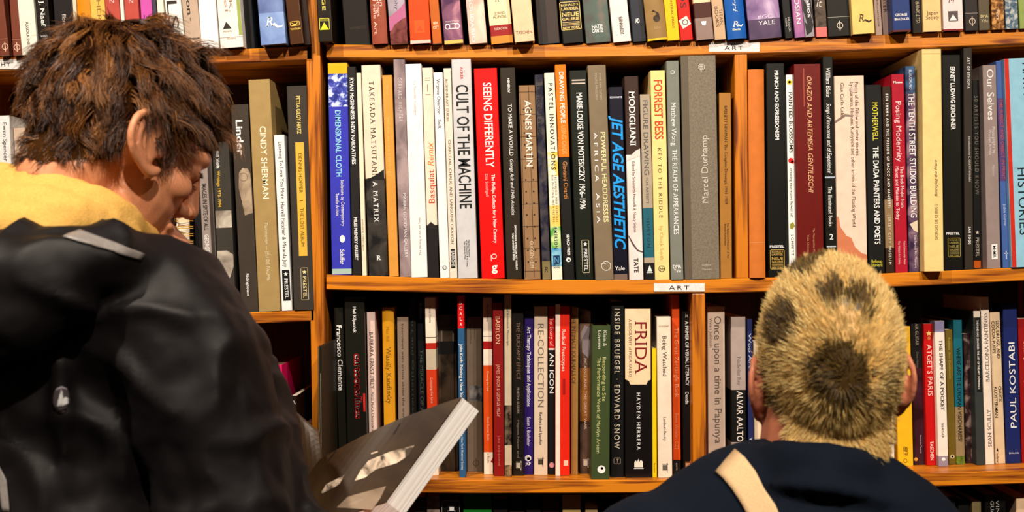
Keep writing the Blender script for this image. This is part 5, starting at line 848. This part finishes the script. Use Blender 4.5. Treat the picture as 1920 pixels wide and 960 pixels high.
# yellow hood lying round the neck
HOODM = plain('yellow_fleece', (238, 180, 92), .9, .1, .35, 420)
hoodp = [tube([P(-150, 420, -.33), P(-60, 362, -.42), P(40, 352, -.50), P(130, 378, -.53), P(205, 412, -.52), P(262, 452, -.46), P(280, 480, -.40)], [.04, .032, .024, .026, .027, .022, .018]),
         tube([P(-150, 450, -.4), P(-40, 412, -.5), P(60, 402, -.55), P(150, 418, -.555), P(230, 440, -.52)], [.05, .038, .034, .026, .02]),
         tube([P(-150, 470, -.44), P(-40, 440, -.53), P(50, 432, -.57), P(120, 440, -.57)], [.05, .036, .03, .02]),
         tube([P(-60, 352, -.47), P(10, 336, -.505), P(90, 352, -.535), P(170, 384, -.54), P(240, 424, -.50)], [.016, .012, .009, .010, .010])]
union('hood', hoodp, HOODM, MANROOT, .005, 4, lambda p: .0035 * CLOTHN(p, 26) + .0016 * CLOTHN(p, 70))
# black jacket
JACK = plain('black_shell_fabric', (32, 28, 27), .55, .28, .12, 1500)
up = Vector((0, 0, 1)); Mb = Matrix((rt, fw, up)).transposed()
cb = P(95, 770, -.42)
jp = [sph(cb, (.205, .135, .2), Mb), sph(P(180, 640, -.47), (.15, .1, .1), Mb), sph(P(60, 980, -.43), (.2, .14, .3), Mb), sph(P(40, 1300, -.43), (.19, .14, .22), Mb),
      tube([P(160, 590, -.5), P(300, 600, -.53), P(358, 690, -.54), P(415, 880, -.54), EL], [.085, .082, .082, .074, .066]), tube([EL, P(500, 1060, -.53), WRI], [.066, .058, .046]),
      tube([P(330, 640, -.45), P(440, 770, -.45), P(480, 890, -.49), P(505, 980, -.5), WRI], [.08, .06, .05, .05, .046]),
      tube([SL, ELL, WRL], [.075, .06, .042]), tube([P(-120, 640, -.4), P(40, 560, -.47), P(180, 560, -.5)], [.09, .085, .07]),
      # collar and folded jacket hood
      tube([P(-150, 520, -.5), P(-20, 486, -.57), P(80, 474, -.6), P(170, 470, -.6), P(250, 474, -.565), P(312, 500, -.49), P(330, 540, -.43)], [.05, .036, .03, .028, .026, .02, .024]),
      tube([P(-150, 570, -.53), P(-20, 530, -.6), P(100, 510, -.62), P(200, 500, -.6), P(290, 520, -.55)], [.055, .04, .036, .032, .03]),
      tube([P(-150, 640, -.5), P(0, 600, -.6), P(120, 560, -.62)], [.06, .045, .03]),
      tube([P(110, 620, -.585), P(118, 760, -.59), P(122, 920, -.585)], [.006, .008, .006])]
def wrinkle(p):
    a = CLOTHN(Vector((p.x * .6 + p.z * .5, p.y, p.z * .7 - p.x * .45)), 16); return .007 * max(-.3, 1 - abs(a) * 3.4) + .0022 * CLOTHN(p, 34) + .0008 * CLOTHN(p, 90)
JK = union('jacket', jp, JACK, MANROOT, .006, 9, wrinkle)
jt = bvh(JK)
REFL = plain('grey_reflective_tape', (150, 138, 128), .35, .5)
drape('reflective_strip', jt, [(118, 446), (262, 488), (270, 478), (150, 434)], REFL, MANROOT, 14, 6)
drape('reflective_strip', jt, [(6, 960), (20, 960), (14, 900), (-6, 860)], REFL, MANROOT, 4, 8)
em = drape('emblem', jt, (115, 749, 13.5, 25), plain('emblem_grey', (176, 160, 160), .4), MANROOT, 6, 20, .002, .002, True)
drape('emblem_ring', jt, (115, 749, 11, 22), plain('emblem_dark', (84, 72, 72), .5), em, 6, 20, .0045, .0006, True)
drape('emblem_mark', jt, [(108, 764), (120, 762), (116, 736), (113, 730)], plain('emblem_white', (250, 240, 236), .4), em, 4, 6, .0056, .0005)
drape('emblem_mark', jt, [(118, 764), (124, 758), (121, 746), (117, 752)], plain('emblem_white', (250, 240, 236), .4), em, 3, 4, .0056, .0005)
for o in set(bpy.data.objects) - before:
    if o.parent is MANROOT: man_child(o)

# ---- the book in his hands, open, its covers turned to us
HB_ = empty('book', P(700, 900, -.4), 'open dark softcover with pale photographs on its cover, held by the man', 'book')
Ih = Matrix.Translation(HB_.location).inverted()
def held(name, v, f, m, parent=None, label=None):
    o = mesh_obj(name, v, f, m, parent or HB_); o.matrix_parent_inverse = Ih if parent is None else Matrix.Identity(4)
    return o
A_, B_, S_ = P(866, 745, -.40), P(724, 941, -.43), P(600, 862, -.385)
T_ = P(898, 771, -.388) - A_                                  # thickness of the pages
D_ = S_ + (B_ - A_) * 1.06
def curve(s, t, off=0):                                       # s from fore-edge to spine, t along the fore-edge
    p = A_ + (S_ - A_) * s + (B_ - A_) * t; n = (S_ - A_).cross(B_ - A_).normalized()
    if n.y > 0: n = -n
    return p + n * (.013 * math.sin(math.pi * s) + off)
def sheet(fn, nu, nv, back):
    v = [fn(i / nu, j / nv) for i in range(nu + 1) for j in range(nv + 1)]; n0 = len(v); v += [p + back(i // (nv + 1) / nu) for i, p in enumerate(v[:n0])]
    f = []; q = lambda i, j, k=0: k * n0 + i * (nv + 1) + j
    for i in range(nu):
        for j in range(nv): f += [(q(i, j), q(i, j + 1), q(i + 1, j + 1), q(i + 1, j)), (q(i, j, 1), q(i + 1, j, 1), q(i + 1, j + 1, 1), q(i, j + 1, 1))]
    for i in range(nu): f += [(q(i, 0), q(i + 1, 0), q(i + 1, 0, 1), q(i, 0, 1)), (q(i, nv), q(i, nv, 1), q(i + 1, nv, 1), q(i + 1, nv))]
    for j in range(nv): f += [(q(0, j), q(0, j, 1), q(0, j + 1, 1), q(0, j + 1)), (q(nu, j), q(nu, j + 1), q(nu, j + 1, 1), q(nu, j, 1))]
    return v, f
COVM = mat(NZ((50, 35, 23), (70, 51, 34), 14), .38, .35)
def edge_mat():
    m, nt, b = new_mat('page_edges'); tc = nt.nodes.new('ShaderNodeTexCoord'); dt = nt.nodes.new('ShaderNodeVectorMath'); dt.operation = 'DOT_PRODUCT'; dt.inputs[1].default_value = T_.normalized()
    nt.links.new(tc.outputs['Object'], dt.inputs[0]); nz = nt.nodes.new('ShaderNodeTexNoise'); nz.noise_dimensions = '1D'; nz.inputs['Scale'].default_value = 700; nz.inputs['Detail'].default_value = 6
    nt.links.new(dt.outputs['Value'], nz.inputs['W']); rp = nt.nodes.new('ShaderNodeValToRGB'); e = rp.color_ramp.elements; e[0].position = .36; e[1].position = .55; e[0].color = alb((206, 182, 162)); e[1].color = alb((250, 236, 222))
    nt.links.new(nz.outputs['Fac'], rp.inputs['Fac']); nt.links.new(rp.outputs['Color'], b.inputs['Base Color']); b.inputs['Roughness'].default_value = .8
    return m
cvr = held('cover', *sheet(lambda s, t: curve(s, t, .0012), 16, 12, lambda s: T_ * .04), COVM)
held('page_block', *sheet(lambda s, t: curve(s, t), 16, 12, lambda s: T_ * (1 - .55 * s)), edge_mat())
def printed(name, st, m, lift=.0019):
    c = [(sum(a for a, b in st) / len(st), sum(b for a, b in st) / len(st))]
    v = [curve(a, b, lift) for a, b in st] + [curve(*c[0], lift)]; n = len(st)
    return held(name, v, [(n, i, (i + 1) % n) for i in range(n)], m)
def st_of(px, py):                                            # where a point of the picture lies on the cover
    o = C0; d = (P(px, py) - C0); n = (S_ - A_).cross(B_ - A_); k = (A_ - o).dot(n) / d.dot(n); q = o + d * k - A_
    e1, e2 = S_ - A_, B_ - A_; a, b, c = e1.dot(e1), e1.dot(e2), e2.dot(e2); p1, p2 = q.dot(e1), q.dot(e2); D = a * c - b * b
    return ((p1 * c - p2 * b) / D, (p2 * a - p1 * b) / D)
PALE = mat(NZ((70, 56, 44), (222, 196, 166), 55, (196, 168, 140)), .5)
def outline(pts, n=6): return [(pts[i][0] + (pts[(i + 1) % len(pts)][0] - pts[i][0]) * k / n, pts[i][1] + (pts[(i + 1) % len(pts)][1] - pts[i][1]) * k / n) for i in range(len(pts)) for k in range(n)]
printed('printed_picture', [st_of(*q) for q in outline([(674, 908), (684, 890), (699, 871), (740, 852), (780, 838), (770, 856), (748, 872), (712, 886), (692, 902)])], PALE)
printed('printed_picture', [st_of(*q) for q in outline([(609, 932), (620, 914), (655, 898), (646, 914), (628, 926)])], PALE)
printed('printed_picture', [st_of(*q) for q in outline([(640, 958), (660, 938), (700, 924), (727, 914), (716, 936), (700, 958)])], mat(NZ((116, 94, 74), (160, 134, 108), 12), .5))
printed('printed_picture', [st_of(*q) for q in outline([(704, 857), (716, 853), (717, 855), (705, 859)], 2)], PALE)
printed('crease_line', [st_of(*q) for q in outline([(745, 820), (757, 800), (758, 801), (746, 821)], 3)], mat((40, 28, 20)), .0021)
printed('crease_line', [st_of(*q) for q in outline([(618, 868), (634, 848), (635, 849), (619, 869)], 3)], mat((30, 20, 14)), .0021)
# the other half of the open book, seen past his sleeve
L0, L1, L2, L3 = P(516, 734, -.30), P(597, 812, -.34), P(606, 900, -.375), P(528, 905, -.33)
def lhalf(s, t): return (L1 * (1 - s) + L0 * s) * (1 - t) + (L2 * (1 - s) + L3 * s) * t + Vector((0, -.01 * math.sin(math.pi * s), 0))
held('cover', *sheet(lhalf, 10, 10, lambda s: Vector((.001, .004, .001))), COVM)

# ---- the person with the bleached, leopard spotted crop on the right
before = set(bpy.data.objects)
PR = empty('person', (P(1500, 480, -.53).x, -.53, 0), 'person seen from behind with bleached cropped hair in dark spots and navy jacket', 'person')
P_INV = Matrix.Translation(PR.location).inverted()
HP = head_frame(P(1550, 718, -.50), R(90), R(12), R(-1), 1.0) @ Matrix.Diagonal((1, .91, 1.1, 1))
fw2 = Vector((-.12, .99, 0)); rt2 = Vector((.99, .12, 0))
body = head_prims(HP, .88, 6)
nb = P(1535, 930, -.53)
SL2, SR2 = P(1225, 1055, -.55), P(1755, 1090, -.52); hip2 = Vector((P(1490, 480, -.53).x, -.52, .82))
body += [tube([HP @ Vector((-.02, 0, -.03)), P(1545, 830, -.515), nb + Vector((0, 0, -.06))], [.066, .067, .07]), tube([nb, (nb + hip2) / 2, hip2], [.075, .1, .11]), tube([SL2 + Vector((.03, 0, -.02)), nb + Vector((0, 0, -.06)), SR2 + Vector((-.03, 0, -.02))], [.04, .05, .04])]
for s, sh in ((-1, SL2), (1, SR2)):
    e = sh + Vector((s * .05, .04, -.27)); wv = e + Vector((-s * .03, .14, -.19))
    body += [tube([sh, e, wv], [.042, .034, .025])] + hand_prims(wv, Vector((-s * .1, .5, -.8)), Vector((-s, .1, -.1)), s)
legs(hip2, fw2, 0, TROU, SHOE, PR, body)
SKIN2 = plain('flushed_skin', (214, 128, 92), .45, .4, .08, 700, .12)
PB = union('body', body, SKIN2, PR, .003, 7)
def hair_zone_crop(q):
    x, y, z = q; ay = abs(y)
    if x > .07: return z > .05
    if x > .01 and z < .02: return z > -.005 and x < .03
    if -.02 < x <= .01: return z > .0
    return z > -.072 - min(.02, max(0, -.04 - x) * .6) + max(0, ay - .02) * .6
def dark_at(px, py):
    """how much dark dye a hair has; the spots are fixed to the head"""
    wob = 9 * NOISE(Vector((px * .035, py * .035, 2)))
    v = 0
    for cx, cy, rx, ry, a, wgt in ((1572, 700, 56, 56, .5, 1), (1590, 745, 48, 28, 0, .6), (1468, 612, 31, 46, .35, 1), (1508, 506, 28, 14, -.2, 1), (1536, 484, 16, 11, 0, 1), (1562, 552, 24, 28, 0, 1), (1606, 560, 30, 24, .3, .9), (1625, 590, 14, 20, 0, .6), (1446, 755, 20, 42, -.3, .7), (1660, 735, 18, 40, .2, .5), (1440, 690, 14, 26, 0, .4)):
        c, s = math.cos(a), math.sin(a); dx, dy = px - cx, py - cy; u = (dx * c + dy * s) / rx; w2 = (-dx * s + dy * c) / ry
        d = math.hypot(u, w2) + wob * .02
        v = max(v, wgt * min(1, max(0, (1.12 - d) / .3)))
    return v
HC = [hair_mat('bleached_hair', (246, 204, 128), .5), hair_mat('sandy_hair', (214, 164, 88), .5), hair_mat('olive_brown_hair', (128, 98, 46), .5), hair_mat('dark_brown_dyed_hair', (78, 56, 27), .5)]
n2 = 30000
sp, sn, tri, loc = scalp(PB, HP, hair_zone_crop, n2, 11)
rs = np.random.RandomState(12)
wh = np.array((HP.inverted() @ P(1582, 705, -.60))[:]); 
d = sp - wh; d -= (d * sn).sum(1, keepdims=True) * sn; dist = np.linalg.norm(d, axis=1, keepdims=True); d /= dist + 1e-6
sw = np.cross(sn, d); mixs = np.exp(-dist / .03)
clump = np.array([[NOISE(Vector((*(q * 90), k * 7.1))) if False else NOISE(Vector(q * 110) + Vector((k * 7.1, 0, 0))) for k in range(3)] for q in sp])
dirv = sn * .62 + d * .75 * (1 - .3 * mixs) + sw * .7 * mixs + clump * .55 + rs.normal(size=(n2, 3)) * .13; dirv /= np.linalg.norm(dirv, axis=1, keepdims=True)
Lh = np.interp(sp[:, 2], [-.09, -.06, 0], [.006, .009, .011])[:, None] * (1 + .2 * rs.normal(size=(n2, 1))).clip(.5, 1.5)
q1 = sp + dirv * Lh * .5; d2_ = dirv + d * .35 - sn * .12; d2_ /= np.linalg.norm(d2_, axis=1, keepdims=True); q2 = q1 + d2_ * Lh * .5
S = np.stack([sp, q1, q2], 1); Wp = to_world(HP, sp)
dk = np.array([dark_at(*proj(q)) if q[1] < PRY else 0 for q in Wp]) if (PRY := P(1558, 690, -.50).y) else None
r_ = rs.rand(n2)
mid = np.where(dk * 1.05 > r_, np.where(rs.rand(n2) < dk * .62, 3, 2), np.where(rs.rand(n2) < .3, 1, 0))
V, F, FM = strands(to_world(HP, S), .00055, mid)
np_mesh('hair', V, F, FM, HC, PR)
cv, ct = cap('c', tri, loc, HP, .0025, None, HC, PR)
cen = cv[ct].mean(1); cm = [(3 if dark_at(*proj(c)) > .75 else 2 if dark_at(*proj(c)) > .3 else 1) if c[1] < PRY else 1 for c in cen]
mesh_obj('underhair', cv, [tuple(map(int, t)) for t in ct], HC, PR, cm, True)
NAVY = plain('navy_twill', (26, 31, 38), .85, .15, .3, 900)
jp = [tube([P(1190, 1095, -.55), P(1310, 1000, -.545), P(1420, 945, -.545), P(1530, 920, -.54), P(1612, 948, -.54), P(1680, 1020, -.53), P(1742, 1130, -.51)], [.075, .06, .055, .05, .05, .055, .07], None, 16, 6),
      tube([P(1420, 890, -.50), P(1446, 884, -.56), P(1540, 890, -.60), P(1616, 898, -.57), P(1650, 905, -.50), P(1616, 910, -.44), P(1530, 910, -.42), P(1440, 905, -.45), P(1420, 890, -.50)], [.022] * 9, None, 12, 5, (up, 1.5)),
      sph(P(1495, 1120, -.53), (.2, .115, .17)), sph(P(1490, 1400, -.53), (.185, .12, .25)), sph(P(1490, 1650, -.53), (.185, .125, .2)),
      tube([P(1450, 905, -.61), P(1560, 915, -.628), P(1680, 945, -.60), P(1760, 985, -.57)], [.006, .008, .008, .006])]
for s, sh in ((-1, SL2), (1, SR2)):
    e = sh + Vector((s * .05, .04, -.27)); wv = e + Vector((-s * .03, .14, -.19)); jp.append(tube([sh, e, wv], [.075, .06, .045]))
J2 = union('jacket', jp, NAVY, PR, .006, 8, lambda p: .003 * CLOTHN(p, 22) + .001 * CLOTHN(p, 60))
j2 = bvh(J2)
STR = plain('cream_canvas_strap', (236, 192, 140), .9, .1, .4, 700)
pts = [(1340, 872), (1357, 884), (1375, 898), (1392, 920), (1408, 945), (1420, 968), (1436, 1000), (1455, 1040)]
c = [(1362, 868), (1378, 882), (1396, 904), (1413, 930), (1429, 960), (1446, 1000), (1464, 1044)]
sv = []; 
for i, (x, y) in enumerate(c):
    a = c[max(0, i - 1)]; b = c[min(len(c) - 1, i + 1)]; t = Vector((b[0] - a[0], b[1] - a[1])).normalized(); nx, ny = t.y, -t.x
    for k in range(7):
        o = (k / 6 - .5) * 54; d = (P(x + nx * o, y + ny * o) - C0).normalized(); h = j2.ray_cast(C0, d); sv.append((i, k, h))
vv = {}; vl = []
for i, k, h in sv:
    if h[0] is not None and h[0].y < -.3: vv[i, k] = len(vl); vl.append(h[0] + h[1] * .003)
ff = [tuple(vv[q] for q in ((i, k), (i + 1, k), (i + 1, k + 1), (i, k + 1))) for i in range(len(c) - 1) for k in range(6) if all(q in vv for q in ((i, k), (i + 1, k), (i + 1, k + 1), (i, k + 1)))]
so = mesh_obj('bag_strap', vl, ff, STR, PR, None, True); sm_ = so.modifiers.new('t', 'SOLIDIFY'); sm_.thickness = .003; sm_.offset = 0
for o in set(bpy.data.objects) - before:
    if o.parent is PR: o.matrix_parent_inverse = P_INV

# ---- spiral notebook on the left lower shelf
Y = -.012; xb = P(345, 585, Y).x; zb = zat(Zll, xb) + .0005
NB = empty('notebook', (xb, Y, zb), 'white spiral bound notebook with brass wire rings behind the chin of the man', 'notebook')
hN = P(340, 402, Y).z - zb; hw = .0085
mesh_obj('page_block', *box(-hw, hw, .006, .17, .001, hN), PAGES, NB)
mesh_obj('cover', *box(hw, hw + .0012, .002, .172, 0, hN + .002), mat((34, 30, 26)), NB); mesh_obj('cover', *box(-hw - .0012, -hw, .002, .172, 0, hN + .002), mat((240, 220, 200)), NB)
BR = plain('brass_wire', (206, 150, 60), .3, .8)
for k in range(13):
    z = .008 + k * (hN - .016) / 12
    for dz in (-.0014, .0014):
        v, f = tube([(hw + .003, .008, z + dz), (hw + .004, .002, z + dz), (0, -.0035, z + dz), (-hw - .004, .002, z + dz), (-hw - .003, .008, z + dz)], [.0007] * 5, None, 6, 3)
        mesh_obj('wire_ring', v, f, BR, NB, None, True)
bpy.data.objects.remove(_to)
